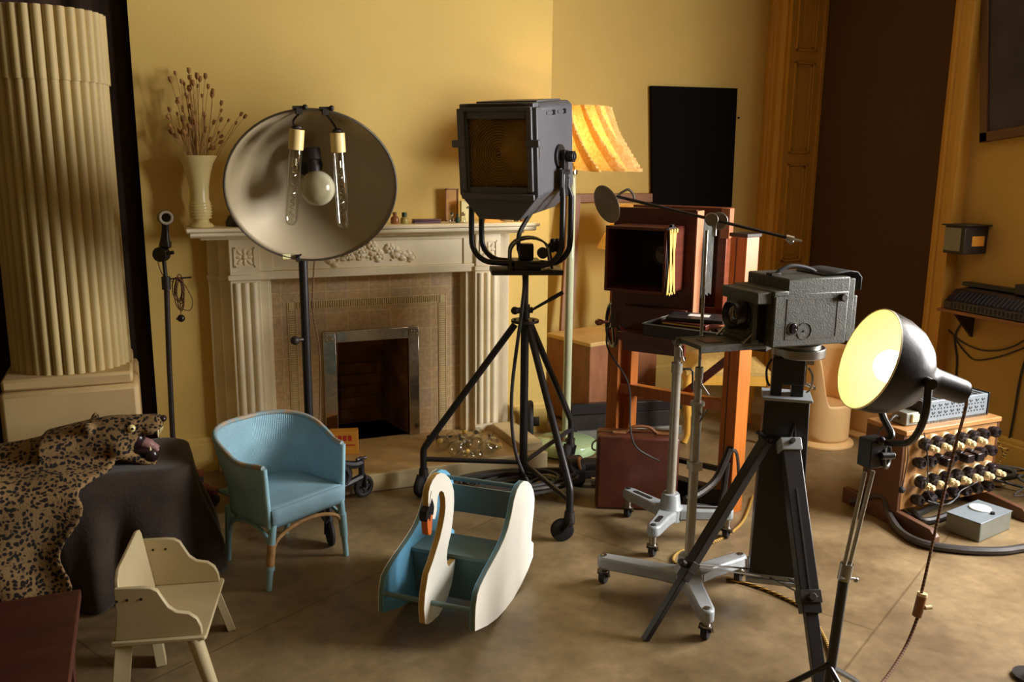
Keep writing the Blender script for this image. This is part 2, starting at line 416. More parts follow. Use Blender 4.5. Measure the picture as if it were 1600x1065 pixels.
def leopard_mat():
    m = mat('leopard_fur', (132, 104, 64), .9, var=.25, scale=6, bump=.25, bscale=160)
    N, L = nodes(m); p = N['Principled BSDF']
    tc = N.new('ShaderNodeTexCoord'); nz = N.new('ShaderNodeTexNoise'); nz.inputs['Scale'].default_value = 22; L.new(tc.outputs['Object'], nz.inputs['Vector'])
    ad = N.new('ShaderNodeMixRGB'); ad.blend_type = 'LINEAR_LIGHT'; ad.inputs[0].default_value = .018; L.new(tc.outputs['Object'], ad.inputs[1]); L.new(nz.outputs['Color'], ad.inputs[2])
    vo = N.new('ShaderNodeTexVoronoi'); vo.inputs['Scale'].default_value = 66; vo.inputs['Randomness'].default_value = .8; L.new(ad.outputs[0], vo.inputs['Vector'])
    cr = N.new('ShaderNodeValToRGB'); e = cr.color_ramp.elements
    e[0].position = .38; e[0].color = (*lin((34, 23, 17)), 1); e[1].position = .54; e[1].color = (1, 1, 1, 1)
    L.new(vo.outputs['Distance'], cr.inputs[0])
    old = p.inputs['Base Color'].links[0].from_socket
    x = N.new('ShaderNodeMixRGB'); x.blend_type = 'MULTIPLY'; x.inputs[0].default_value = 1; L.new(old, x.inputs[1]); L.new(cr.outputs[0], x.inputs[2])
    L.new(x.outputs[0], p.inputs['Base Color'])
    return m
M['leopard'] = leopard_mat()

def twist_mat(name, a, b, s):
    m = mat(name, a, .8, var=.05); N, L = nodes(m); p = N['Principled BSDF']
    tc = N.new('ShaderNodeTexCoord'); w = N.new('ShaderNodeTexWave'); w.bands_direction = 'DIAGONAL'; w.inputs['Scale'].default_value = s; L.new(tc.outputs['Object'], w.inputs['Vector'])
    cr = N.new('ShaderNodeValToRGB'); cr.color_ramp.elements[0].position = .45; cr.color_ramp.elements[1].position = .6
    cr.color_ramp.elements[0].color = (*lin(b), 1); cr.color_ramp.elements[1].color = (*lin(a), 1)
    L.new(w.outputs['Fac'], cr.inputs[0]); L.new(cr.outputs[0], p.inputs['Base Color']); return m
M['flex'] = twist_mat('brown_twisted_flex', (126, 86, 50), (78, 50, 30), 45)
M['yellow_rope'] = twist_mat('yellow_black_rope', (206, 160, 60), (70, 52, 28), 40)

# ------------------------------------------------------------------ the room
YB, YA, XW, ZC = 4.333, 4.87, 3.95, 3.0
struct('floor', B().bb((-2.6, -2.2, -.1), (4.4, 5.0, 0)), M['floor'])
struct('ceiling', B().bb((-2.6, -2.2, ZC), (4.4, 5.0, ZC + .1)), M['ceil'])
b = B()
b.bb((.021, YB, 0), (.58, YA + .1, ZC)); b.bb((1.51, YB, 0), (2.06, YA + .1, ZC)); b.bb((.58, YB, .95), (1.51, YA + .1, ZC))
struct('wall_back', b, M['wall'], smooth=False)
struct('wall_alcove', B().bb((2.06, YA, 0), (4.4, YA + .1, ZC)), M['wall'], smooth=False)
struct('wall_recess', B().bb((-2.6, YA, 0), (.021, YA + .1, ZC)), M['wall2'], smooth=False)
struct('wall_left', B().bb((-2.7, -2.2, 0), (-2.6, 5.0, ZC)), M['pale'], smooth=False)
struct('wall_front', B().bb((-2.6, -2.3, 0), (4.4, -2.2, ZC)), M['pale'], smooth=False)
b = B()
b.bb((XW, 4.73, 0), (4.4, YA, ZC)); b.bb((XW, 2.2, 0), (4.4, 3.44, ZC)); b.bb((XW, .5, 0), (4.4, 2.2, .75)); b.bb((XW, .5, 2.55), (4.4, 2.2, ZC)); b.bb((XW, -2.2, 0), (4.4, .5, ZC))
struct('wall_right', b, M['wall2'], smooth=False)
b = B()
for y in (.53, 1.35, 2.17): b.bb((4.2, y - .03, .75), (4.26, y + .03, 2.55))
for z in (.78, 1.65, 2.52): b.bb((4.2, .5, z - .03), (4.26, 2.2, z + .03))
struct('window_1', b, M['trim'])

def skirting(name, a, c, h=.172, t=.022):
    a, c = V(a), V(c); m = frame(a, c - a); L = (c - a).length
    b = B().prism([(0, 0), (-t, 0), (-t, h - .035), (-t * .75, h - .03), (-t * .75, h - .014), (-t * .35, h), (0, h)], 0, L, m @ Matrix(((0, 0, 1, 0), (1, 0, 0, 0), (0, 1, 0, 0), (0, 0, 0, 1))))
    return struct(name, b, M['wall'], ang=30)
skirting('baseboard_back', (1.83, YB, 0), (2.06, YB, 0))
skirting('baseboard_chimney', (.021, YB, 0), (.28, YB, 0))
skirting('baseboard_alcove', (2.06, YA, 0), (3.87, YA, 0))
skirting('baseboard_right', (XW, 3.31, 0), (XW, -2.2, 0))

# tall window of the right-hand wall: architraves, panelled shutter reveal, blind
def architrave(name, y0, y1):
    w = abs(y1 - y0); s = 1 if y1 > y0 else -1
    prof = [(0, 0), (0, .08), (.03, .08), (.035, .068), (.055, .066), (.06, .058), (.085, .056), (.09, .062), (.105, .062), (w, .045), (w, 0)]
    m = Matrix(((0, -1, 0, XW), (s, 0, 0, y0), (0, 0, 1, 0), (0, 0, 0, 1)))
    return struct(name, B().prism(prof, 0, ZC, m), M['trim'], ang=25)
architrave('trim_1', 4.865, 4.73)
architrave('trim_2', 3.305, 3.445)
b = B(); b.bb((XW - .03, 4.70, 0), (4.22, 4.73, ZC))
zg = [ay(1235, 408, 4.7).z, ay(1250, 247, 4.7).z, ay(1260, 88, 4.7).z]
for z0, z1 in ((.25, zg[0] - .05), (zg[0] + .0, zg[1] - .035), (zg[1] + .03, zg[2] - .035), (zg[2] + .03, 2.9)):
    for i, (g, t) in enumerate(((0, .012), (.018, .004))):
        x0, x1 = 3.965 + g, 4.13 - g
        a0, a1 = z0 + g, z1 - g; w = .014
        b.bb((x0, 4.70 - t, a0), (x0 + w, 4.70, a1)); b.bb((x1 - w, 4.70 - t, a0), (x1, 4.70, a1))
        b.bb((x0, 4.70 - t, a0), (x1, 4.70, a0 + w)); b.bb((x0, 4.70 - t, a1 - w), (x1, 4.70, a1))
    b.bb((x0 + .03, 4.695, a0 + .03), (x1 - .03, 4.70, a1 - .03))
b.bb((4.175, 4.685, 0), (4.2, 4.70, ZC))
struct('trim_3', b, M['trim'], bevel=.003, label='panelled shutter reveal at the far side of the tall window')
o = obj('window_blind', B().bb((4.2, 3.42, .0), (4.22, 4.70, ZC - .02)), M['blind'])
tag(o, 'dark brown blind filling the whole tall window', 'blind')

# dark cloth in the recess left of the chimney breast, behind the column
b = B()
def dcl(u, v):
    x = -2.3 + 2.32 * u; return (x, 4.42 + .018 * math.sin(x * 19) + .012 * math.sin(x * 43), .01 + 2.95 * v)
b.grid(dcl, 90, 4)
o = obj('backdrop_cloth', b, M['dark_cloth'], solid=.008)
tag(o, 'dark brown hanging cloth behind the fluted column', 'backdrop')

# ------------------------------------------------------------------ fireplace
FX = 1.045
fp = thing('fireplace', 'cream carved fireplace with tiled surround and empty dark grate', 'fireplace', (FX, YB, 0))
def mir(x): return 2 * FX - x
def sym(bfun, name, m, **k):
    out = []
    for s in (0, 1):
        b = B(); bfun(b, (lambda x: x) if s == 0 else mir); out.append(obj(name, b, m, fp, **k))
    return out
b = B()                                    # mantel shelf: two steps and an ogee below
prof = [(YB, 1.196), (4.105, 1.196), (4.100, 1.190), (4.100, 1.180), (4.106, 1.176), (4.112, 1.176), (4.110, 1.172), (4.112, 1.160), (4.122, 1.153), (4.150, 1.150), (4.165, 1.138), (YB, 1.138)]
mm = Matrix(((0, 0, 1, 0), (1, 0, 0, 0), (0, 1, 0, 0), (0, 0, 0, 1)))
b.prism(prof[:5] + [(YB, 1.176)], .19, mir(.19), mm); b.prism([(YB, 1.176), (4.112, 1.176), (4.110, 1.172), (4.112, 1.160), (4.122, 1.153), (4.150, 1.150), (YB, 1.150)], .205, mir(.205), mm)
b.prism([(YB, 1.150), (4.155, 1.150), (4.168, 1.138), (YB, 1.138)], .25, mir(.25), mm)
obj('mantel_shelf', b, M['mantel'], fp, bevel=.003)
b = B(); b.bb((.50, 4.215, .985), (mir(.50), YB, 1.14)); b.bb((.50, 4.20, .945), (mir(.50), YB, .985)); b.bb((.50, 4.205, 1.115), (mir(.50), YB, 1.14))
for x in (.535, mir(.535)): b.bb((x - .035, 4.208, .985), (x + .035, YB, 1.12))
fz = obj('frieze', b, M['mantel'], fp, bevel=.003)
b = B(); rnd = random.Random(3)            # carved flower swag in the middle of the frieze
for k in range(60):
    t = rnd.random(); x = FX + (rnd.random() - .5) * .42; zc = 1.055 - .8 * (x - FX) ** 2 + (rnd.random() - .5) * .075 * (1 - 1.6 * abs(x - FX))
    r = .008 + .012 * rnd.random()
    b.ball((x, 4.213, zc), r, n=8, m=5, sc=(1, .7, .8))
for k, (fx, fz_) in enumerate(((-.06, 1.06), (.03, 1.05), (.09, 1.075), (-.12, 1.05), (0, 1.09))):
    for q in range(6):
        a = q * PI / 3; b.ball((FX + fx + .016 * math.cos(a), 4.208, fz_ + .016 * math.sin(a)), .011, n=8, m=5, sc=(1, .6, 1))
    b.ball((FX + fx, 4.203, fz_), .008, n=8, m=5)
for q in range(-4, 5):
    b.tube(spline([(FX + q * .05, 4.212, 1.06), (FX + q * .053, 4.205, 1.045), (FX + q * .056, 4.21, 1.02)], 4), .0035, 5)
obj('flower_carving', b, M['mantel'], fz)
def pil(b, f):
    x0, x1 = f(.372), f(.508)
    b.bb((x0, 4.20, .0), (x1, YB, .115)); b.bb((x0, 4.205, .115), (x1, YB, .95))
    b.bb((f(.362), 4.185, .948), (f(.516), YB, .972)); b.bb((x0, 4.192, .972), (x1, YB, 1.138))
    for k in range(3):
        xc = .402 + k * .038
        b.cyl((f(xc), 4.207, .125), (f(xc), 4.207, .935), .0155, n=14)
pls = sym(pil, 'pilaster', M['mantel'], bevel=.0025)
for s, pl in enumerate(pls):
    f = (lambda x: x) if s == 0 else mir
    b = B(); xc, zc, yy = f(.44), 1.055, 4.192
    for a, e in ((-1, 0), (1, 0), (0, -1), (0, 1)):
        if a: b.bb((xc + a * .044 - .004, yy - .006, zc - .046), (xc + a * .044 + .004, yy, zc + .046))
        else: b.bb((xc - .046, yy - .006, zc + e * .044 - .004), (xc + .046, yy, zc + e * .044 + .004))
    for q in range(8):
        a = q * PI / 4; r = .024 if q % 2 == 0 else .032
        b.ball((0, 0, 0), .011, Matrix.Translation((xc + r * math.cos(a), yy, zc + r * math.sin(a))) @ Matrix.Rotation(-a, 4, 'Y') @ Matrix.Diagonal((1.5, .55, .75, 1)), n=10, m=6)
    b.ball((xc, yy - .002, zc), .012, n=12, m=8, sc=(1, .8, 1))
    obj('rosette', b, M['mantel'], pl)
def jamb(b, f):
    b.bb((f(.283), 4.285, 0), (f(.345), YB, 1.14)); b.bb((f(.33), 4.245, 0), (f(.375), YB, 1.14))
    b.bb((f(.277), 4.278, .945), (f(.335), YB, .965)); b.bb((f(.322), 4.238, .945), (f(.375), YB, .965))
sym(jamb, 'jamb_moulding', M['mantel'], bevel=.003)
def inner(b, f): b.bb((f(.505), 4.235, 0), (f(.548), YB, .95)); b.bb((f(.548), 4.255, 0), (f(.562), YB, .95))
sym(inner, 'inner_jamb', M['mantel'], bevel=.002)
b = B()                                    # tiled surround, with the opening left free
b.bb((.555, 4.29, .08), (.865, YB + .02, .95)); b.bb((1.245, 4.29, .08), (mir(.555), YB + .02, .95)); b.bb((.865, 4.29, .60), (1.245, YB + .02, .95))
tl = obj('tile_surround', b, M['tile'], fp, smooth=False)
b = B()
xl0, xl1 = ay(452, 560, 4.285).x, ay(466, 560, 4.285).x; zt0, zt1 = ay(580, 478, 4.285).z, ay(580, 465, 4.285).z
xr0, xr1 = mir(xl1), mir(xl0)
for x0, x1 in ((xl0, xl1), (xr0, xr1)):
    b.bb((x0, 4.286, .08), (x0 + .004, 4.292, zt1)); b.bb((x1 - .004, 4.286, .08), (x1, 4.292, zt1))
    z = .085
    while z < zt0: b.bb((x0 + .006, 4.284, z), (x1 - .006, 4.292, z + .006)); z += .0115
    b.bb((x0 + .008, 4.284, zt0 + .004), (x1 - .008, 4.292, zt1 - .004))
b.bb((xl1, 4.286, zt0), (xr0, 4.292, zt0 + .004)); b.bb((xl1, 4.286, zt1 - .004), (xr0, 4.292, zt1))
x = xl1 + .006
while x < xr0 - .006: b.bb((x, 4.284, zt0 + .006), (x + .006, 4.292, zt1 - .006)); x += .0115
obj('ribbed_border', b, M['border'], tl, bevel=.001)
b = B()
b.bb((.803, 4.272, .08), (.868, 4.30, .662)); b.bb((1.242, 4.272, .08), (1.298, 4.30, .662)); b.bb((.868, 4.272, .603), (1.242, 4.30, .662))
mf = obj('metal_frame', b, M['chrome'], fp, bevel=.004)
for x in (.835, 1.27):
    b = B().bb((x - .026, 4.266, .61), (x + .026, 4.274, .655))
    for q in range(5): b.ball((x + (q % 3 - 1) * .014, 4.266, .632 + (q // 3 - .5) * .018), .007, n=8, m=5)
    obj('corner_boss', b, M['chrome'], mf, bevel=.002)
b = B()                                    # firebox: sloping back, splayed cheeks, floor
bk = 4.62
A = [(.866, 4.30), (1.244, 4.30), (1.18, bk), (.93, bk)]
lo = [(*p, .08) for p in A]; hi = [(A[0][0], A[0][1], .66), (A[1][0], A[1][1], .66), (1.18, 4.50, .66), (.93, 4.50, .66)]; mid = [(1.18, bk, .42), (.93, bk, .42)]
vs = lo + hi + mid
b.add(vs, [(0, 1, 2, 3), (0, 3, 9, 7, 4), (1, 5, 6, 8, 2), (2, 8, 9, 3), (8, 6, 7, 9), (4, 7, 6, 5)])
for k in range(5): b.bb((.95, bk - .012, .1 + k * .064), (1.16, bk - .002, .1 + k * .064 + .058))
obj('firebox', b, M['soot'], fp, smooth=False)
b = B(); b.bb((.30, 3.775, .0), (1.80, 4.60, .08))
hh = obj('hearth', b, M['hearth'], fp, bevel=.004)
b = B(); b.bb((.28, 3.752, 0), (1.80, 3.78, .084)); lab(obj('hearth_kerb', b, M['hearth_edge'], hh, bevel=.004), 'pale stone front edge')
b = B(); b.bb((1.67, 3.80, .08), (1.795, 4.18, .125)); obj('end_kerb', b, M['hearth_edge'], hh, bevel=.005)

# ------------------------------------------------------------------ fluted column on its pedestal
cx, cy = -.30, 4.10
t = thing('fluted_column', 'tall cream reeded column standing on a square pedestal at the left', 'column', (cx, cy, 0))
b = B(); b.bb((cx - .255, cy - .27, 0), (cx + .255, cy + .27, .585)); lab(obj('pedestal', b, M['pedestal'], t, bevel=.02), 'pinkish cream square pedestal')
b = B(); b.bb((cx - .245, cy - .25, .585), (cx + .235, cy + .25, .635)); obj('plinth_slab', b, M['pedestal'], t, bevel=.012)
def reeded(R, z0, z1, nr=34, cap=True, taper=1.0):
    b = B(); out = []; d = .017
    for k in range(nr):
        for j in range(6):
            a = 2 * PI * (k + j / 6) / nr
            r = R - d + d * math.sin(PI * (j / 6)) ** .7 if j else R - d
            out.append((r * math.cos(a), r * math.sin(a)))
    n = len(out); vs = [(cx + x, cy + y, z0) for x, y in out] + [(cx + x * taper, cy + y * taper, z1) for x, y in out]
    b.add(vs, [(k, (k + 1) % n, n + (k + 1) % n, n + k) for k in range(n)] + [tuple(reversed(range(n))), tuple(range(n, 2 * n))])
    return b
obj('shaft', reeded(.232, .635, 1.80, taper=.985), M['column'], t, ang=50)
obj('top_drum', reeded(.236, 1.79, 2.06), M['column'], t, ang=50)

# ------------------------------------------------------------------ draped bench with leopard skin
bx0, bx1, by0, by1, bz = -1.0, .10, 3.10, 3.50, .44
bench = thing('draped_bench', 'low bench covered to the floor with dark brown velvet, under the leopard skin', 'bench', (-.4, 3.3, 0))
b = B(); b.bb((bx0, by0 + .02, .40), (bx1 - .02, by1 - .02, bz - .012))
obj('bench_top', b, M['mahog'], bench)
for x in (bx0 + .05, bx1 - .08):
    for y in (by0 + .06, by1 - .06): obj('leg', B().bb((x - .025, y - .025, 0), (x + .025, y + .025, .40)), M['mahog'], bench)
b = B()
def path_pt(s):                            # outline of the bench top, rounded at the right-hand corners; s in 0..1 from back left round to front left
    r = .09; L1 = bx1 - r - bx0; La = r * PI / 2; L2 = by1 - by0 - 2 * r; T = 2 * L1 + 2 * La + L2; d = s * T
    if d < L1: return bx0 + d, by1, 0, 1
    d -= L1
    if d < La: a = PI / 2 - d / r; return bx1 - r + r * math.cos(a), by1 - r + r * math.sin(a), math.cos(a), math.sin(a)
    d -= La
    if d < L2: return bx1, by1 - r - d, 1, 0
    d -= L2
    if d < La: a = -d / r; return bx1 - r + r * math.cos(a), by0 + r + r * math.sin(a), math.cos(a), math.sin(a)
    d -= La
    return bx1 - r - d, by0, 0, -1
def drape(u, v):
    x, y, nx, ny = path_pt(u)
    if v < .28:                            # top
        k = v / .28; mx, my = min(x, bx1 - .2), (by0 + by1) / 2
        k2 = min(1, k)
        return (mx + (x - mx) * k2 * .985, my + (y - my) * k2 * .985, bz + .004 * math.sin(u * 31))
    h = (v - .28) / .72
    z = bz - .02 * ss(0, .08, h) - (bz - .032) * max(0, h - .02) / .98
    f = ss(.05, .9, h)
    w = .042 * math.sin(u * 74 + .6 * math.sin(u * 21)) + .016 * math.sin(u * 139 + 1)
    o = .012 + f * (.035 + w) + .012 * ss(0, .1, h)
    return (x + nx * o, y + ny * o, max(.006, z))
b.grid(drape, 170, 30)
obj('velvet_cover', b, M['velvet'], bench, ang=80, solid=.006, solid_off=1)

# leopard skin: one continuous skin and head
leo = thing('leopard_skin', 'spotted leopard skin with snarling stuffed head lying over the velvet bench', 'animal skin', (-.12, 3.25, bz))
b = B()
def skin(u, v):
    s = v * .95                            # 0 at the back edge, running over the bench and down its front
    top = .42
    t_ = s / .95
    if s < top:
        k = s / top; y = by1 + .01 - (by1 - by0 + .08) * k
        xr = -.115 - .02 * k - .10 * ss(.7, 1, k)
        x = -1.05 + (xr + 1.05) * u
        hump = math.exp(-((y - 3.30) / .11) ** 2) * (.05 + .065 * math.exp(-((x + .26) / .15) ** 2)) + .018 * math.exp(-((x + .6) / .2) ** 2)
        z = bz + .022 + hump + .006 * math.sin(x * 23 + y * 17) - .03 * ss(.86, 1, k)
    else:
        h = (s - top) / (.95 - top)
        y = by0 - .078 - .02 * math.sin(u * 19) * ss(0, .4, h) - .03 * h
        xr = -.245 - .075 * h + .025 * math.sin(h * 9)
        x = -1.05 + (xr + 1.05) * u
        z = bz - .012 - .375 * h
    return (x, y, z)
b2 = B(); b2.grid(skin, 70, 60)
# give the sheet thickness by hand, so the head can be merged with it
nv = len(b2.v)
b.add(b2.v, b2.f); lo = []
for i, p in enumerate(b2.v):
    j = i % 61 / 60 * .95
    lo.append((p[0], p[1], p[2] - .02) if j < .40 else (p[0], p[1] + .02, p[2] - .004))
b.add(lo, [tuple(reversed(f)) for f in b2.f])
rim = [i * 61 for i in range(71)] + [70 * 61 + j for j in range(1, 61)] + [i * 61 + 60 for i in range(69, -1, -1)] + [j for j in range(59, 0, -1)]
nb = len(b.v) - 2 * nv
b.f += [[rim[k], rim[(k + 1) % len(rim)], nv + rim[(k + 1) % len(rim)], nv + rim[k]] for k in range(len(rim))]; b.uv += [None] * len(rim)
HM = frame((-.175, 3.235, bz + .022), (.985, -.17)) @ Matrix.Scale(1.1, 4)   # head frame: X towards the nose
def loft(b, rings, n=20):
    vs = []; fs = []
    for (x, z, ry, rz, sq) in rings:
        for k in range(n):
            a = 2 * PI * k / n; c, s_ = math.cos(a), math.sin(a)
            vs.append((x, ry * math.copysign(abs(c) ** sq, c), z + rz * math.copysign(abs(s_) ** sq, s_)))
    for i in range(len(rings) - 1):
        for k in range(n): fs.append((i * n + k, i * n + (k + 1) % n, (i + 1) * n + (k + 1) % n, (i + 1) * n + k))
    fs += [tuple(reversed(range(n))), tuple((len(rings) - 1) * n + k for k in range(n))]
    b.add(vs, fs, HM)
# neck and cranium
loft(b, [(-.16, .055, .10, .05, 1), (-.10, .062, .082, .058, 1), (-.05, .066, .066, .066, 1), (-.01, .072, .064, .068, 1), (.035, .075, .064, .071, 1), (.075, .078, .058, .068, .95), (.10, .090, .047, .054, .95), (.115, .098, .040, .042, .9)])
# upper muzzle
loft(b, [(.085, .108, .046, .036, .9), (.115, .110, .040, .034, .85), (.145, .113, .035, .030, .8), (.172, .116, .032, .027, .75), (.186, .118, .027, .021, .8), (.192, .119, .014, .012, 1)])
# lower jaw, wide open
def jawring(d, ry, rz):                    # along a line dropping forward
    return (.055 + .62 * d, .040 - .02 - .30 * d + .012, ry, rz, .9)
loft(b, [jawring(.0, .050, .032), jawring(.06, .042, .024), jawring(.11, .036, .019), jawring(.15, .030, .016), jawring(.175, .018, .010)])
for s in (-1, 1):                          # cheeks, brows, ears
    b.ball((.055, s * .045, .055), .032, HM, sc=(1.1, .7, 1.2)); b.ball((.098, s * .034, .128), .017, HM, sc=(1.5, .7, .6))
    b.ball((-.02, s * .052, .125), .022, HM, sc=(.6, 1, .9)); b.ball((.15, s * .022, .10), .022, HM, sc=(1.3, .8, .8))
fur = obj('fur', b, M['leopard'], leo, remesh=.0075)
for s in (-1, 1):
    e = obj('eye', B().ball((.103, s * .043, .113), .0125, HM, n=16, m=12), M['eye'], leo); e['label'] = 'pale amber glass eye'
    obj('pupil', B().ball((.1085, s * .0535, .1145), .0042, HM, n=12, m=8), M['black_paint'], e)
b = B().ball((.192, 0, .128), .0135, HM, sc=(.8, 1.3, .8)); obj('nose', b, M['mouth'], leo)
b = B()                                    # dark lining of the open mouth
b.ball((.105, 0, .066), .034, HM, sc=(.9, .95, .95)); b.ball((.125, 0, .028), .03, HM, sc=(1.5, .98, .5)); b.ball((.15, 0, .088), .024, HM, sc=(1.3, 1.1, .4))
b.ball((.150, -.012, .012), .022, HM, sc=(1.0, 1.0, 1.1))
obj('mouth', b, M['mouth'], leo)
b = B(); b.tube([HM @ V(p) for p in spline([(.085, 0, .05), (.115, 0, .054), (.140, 0, .045), (.158, 0, .030), (.166, 0, .02)], 5)], [.018] * 6 + [.020] * 6 + [.018] * 6 + [.010] * 3, 14)
lab(obj('tongue', b, M['tongue'], leo), 'dusty pink tongue')
for x, y, z, h, r in ((.176, .022, .098, -.026, .0055), (.176, -.022, .098, -.026, .0055), (.150, .022, .022, .022, .005), (.150, -.022, .022, .022, .005)):
    obj('fang', B().lathe([(r, 0), (r * .75, h * .5), (.0006, h)], HM @ Matrix.Translation((x, y, z)), 10), M['tooth'], leo)
b = B()
for k in range(5): b.lathe([(.0032, 0), (.0006, -.012)], HM @ Matrix.Translation((.187 - .0022 * abs(k - 2), (k - 2) * .007, .101)), 8)
obj('front_teeth', b, M['tooth'], leo)

# ------------------------------------------------------------------ dark red table in the near left corner
t = thing('low_table', 'dark red-brown wooden table cut off by the lower left corner', 'table', (-.55, 2.04, 0))
obj('table_top', B().bb((-.95, 1.78, .425), (-.195, 2.26, .45)), M['teak'], t, bevel=.004)
for x in (-.9, -.245):
    for y in (1.83, 2.21): obj('leg', B().bb((x - .025, y - .025, 0), (x + .025, y + .025, .425)), M['teak'], t, bevel=.003)
obj('apron', B().bb((-.92, 1.81, .36), (-.225, 2.23, .425)), M['teak'], t)

# ------------------------------------------------------------------ cream nursery chair
u_ = V((.2247, .9744, 0)); q_ = V((.095, 2.403, 0))
kc = thing('nursery_chair', 'small cream painted wooden child chair with scalloped sides by the draped bench', 'chair', (.0, 2.60, 0))
KM = frame(q_, (.9744, -.2247))            # X to the front, Y across; local origin: near front corner
SZ = .178
b = B().prism([(-.255, .0), (-.005, .0), (.0, .01), (.0, .355), (-.01, .365), (-.215, .365), (-.255, .33)], SZ - .012, SZ, KM); obj('seat', b, M['kid'], kc, bevel=.003)
so = [(-.012, 0), (-.014, .025), (-.024, .05), (-.045, .068), (-.078, .075), (-.098, .092), (-.112, .118), (-.124, .142), (-.142, .153), (-.165, .156), (-.238, .156), (-.236, .08), (-.246, 0)]
def xz(y0): return Matrix(((1, 0, 0, 0), (0, 0, -1, y0), (0, 1, 0, SZ), (0, 0, 0, 1)))
pts = [(a, c) for a, c in so]
for y0 in (.028, .352):
    sd = obj('side_panel', B().prism(pts, 0, .016, KM @ xz(y0)), M['kid'], kc, bevel=.003)
    for x, z in ((-.232, .12), (-.205, .122), (-.168, .122)):
        obj('screw', B().cyl(KM @ V((x, y0 - .0175, SZ + z)), KM @ V((x, y0 + .0015, SZ + z)), .004, n=10), M['old_iron'], sd)
b = B()                                    # leaning back board
BMx = KM @ Matrix.Translation((-.205, 0, SZ)) @ Matrix.Rotation(math.radians(-9), 4, 'Y')
b.prism([(.03, .0), (.335, .0), (.335, .185), (.325, .20), (.30, .205), (.075, .19), (.04, .17), (.03, .15)], -.012, 0, BMx @ Matrix(((0, 0, 1, 0), (1, 0, 0, 0), (0, 1, 0, 0), (0, 0, 0, 1))))
obj('back_panel', b, M['kid'], kc, bevel=.003)
for (x, y, dx, dy) in ((-.035, .02, .045, -.015), (-.035, .345, .045, .015), (-.225, .022, -.02, -.012), (-.19, .20, .02, -.012)):
    p = KM @ V((x, y, SZ - .012)); e = KM @ V((x + dx, y + dy, 0.0))
    b = B()
    if y < .1 and x > -.1: b.cyl(e, p, .019, .022, n=16)
    else: b.beam(e, p, .046 if y != .20 else .03, .026 if y != .20 else .062)
    b.v = [(a, c, max(0, z)) for a, c, z in b.v]
    obj('leg', b, M['kid'], kc, bevel=.002)

# ------------------------------------------------------------------ small lamp / mouthpiece on a tall stand left of the fireplace
t = thing('ring_mouthed_lamp_stand', 'tall thin dark stand with a ring-mouthed black head left of the fireplace', 'lamp stand', (.068, 3.96, 0))
YM = 3.96
def am(px, py, dy=0): return ay(px, py, YM + dy)
P0 = V((.068, YM, .05))
b = B(); b.tube([P0, am(264, 560), am(260, 440)], .0115, 10); obj('pole', b, M['old_iron'], t)
b = B(); b.cyl(am(260, 452), am(259, 432), .018); b.tube([am(259, 434), am(256, 405)], .0085, 8); obj('collar', b, M['old_iron'], t)
b = B(); c = am(252, 397); b.cyl(c + V((-.01, -.018, 0)), c + V((.012, .018, 0)), .031, n=24); b.cyl(c + V((.0, -.02, 0)), c + V((.05, -.03, .01)), .008); obj('pivot_disc', b, M['old_iron'], t, bevel=.003)
b = B(); b.lathe([(.019, 0), (.024, .006), (.021, .02), (.0155, .045), (.0145, .105), (.02, .12)], axis(am(259, 387), am(258.5, 350) - am(259, 387)), 20)
b.tube([am(262, 388), am(266, 386), am(267, 380)], .003, 6); b.tube([am(263, 382), am(268, 378)], .003, 6)
hd = obj('head_body', b, M['black_paint'], t)
c = am(258.5, 340); d = V((.03, -1, .06)).normalized()
b = B(); b.lathe([(.030, .05), (.031, .0), (.031, -.04), (.024, -.044), (.024, -.035)], axis(c, -d), 24); obj('head_tube', b, M['black_paint'], hd)
b = B(); b.torus(axis(c + d * .046, d), .0235, .0055, 28, 8); lab(obj('mouth_ring', b, M['white'], hd), 'pale ring at the mouth')
b = B(); b.cyl(am(261, 436), am(299, 433), .0035, n=8); obj('cross_arm', b, M['old_iron'], t)
b = B(); rnd = random.Random(5)
for k in range(7):
    c = am(279 + rnd.uniform(-3, 3), 456 + rnd.uniform(-5, 8)); a, e = rnd.uniform(.012, .02), rnd.uniform(.045, .065); ph = rnd.random() * 6
    b.tube([c + V((a * math.cos(q * PI / 8 + ph), .006 * math.sin(q * PI / 4 + k), e * math.sin(q * PI / 8 + ph))) for q in range(16)], .0026, 6, True)
b.tube(spline([am(283, 437), am(293, 452), am(301, 470), am(297, 484), am(284, 482), am(281, 474)], 6), .002, 6)
b.tube(spline([am(255, 345), am(252, 370), am(246, 400), am(252, 425), am(262, 437), am(272, 440)], 6), .002, 6)
b.tube([am(282, 474), am(282.5, 490)], .002, 6)
obj('flex_coil', b, M['flex'], t)
b = B(); b.ball(am(283, 497), .0165); b.cyl(am(283, 498), am(275, 498), .004, n=8); obj('hanging_plug', b, M['black_paint'], t)
b = B(); b.lathe([(.05, .06), (.05, .09), (.02, .11), (.014, .16)], Matrix.Translation((.068, YM, 0)), 20); obj('hub', b, M['old_iron'], t)
for a in (55, -35, 180):
    a = math.radians(a); d = V((math.cos(a), math.sin(a), 0)); o = V((.068, YM, 0))
    b = B(); b.tube([o + d * .03 + V((0, 0, .085)), o + d * .13 + V((0, 0, .08)), o + d * .20 + V((0, 0, .062))], [.026, .024, .02], 10); lg = obj('foot', b, M['mahog'], t)
    w = d.cross(V((0, 0, 1))); c = o + d * .185 + V((0, 0, .028))
    b = B(); b.cyl(c - w * .012, c + w * .012, .028, n=20); b.bb(c + V((-.006, -.006, .01)), c + V((.006, .006, .05))); obj('caster', b, M['rubber'], lg, bevel=.004)

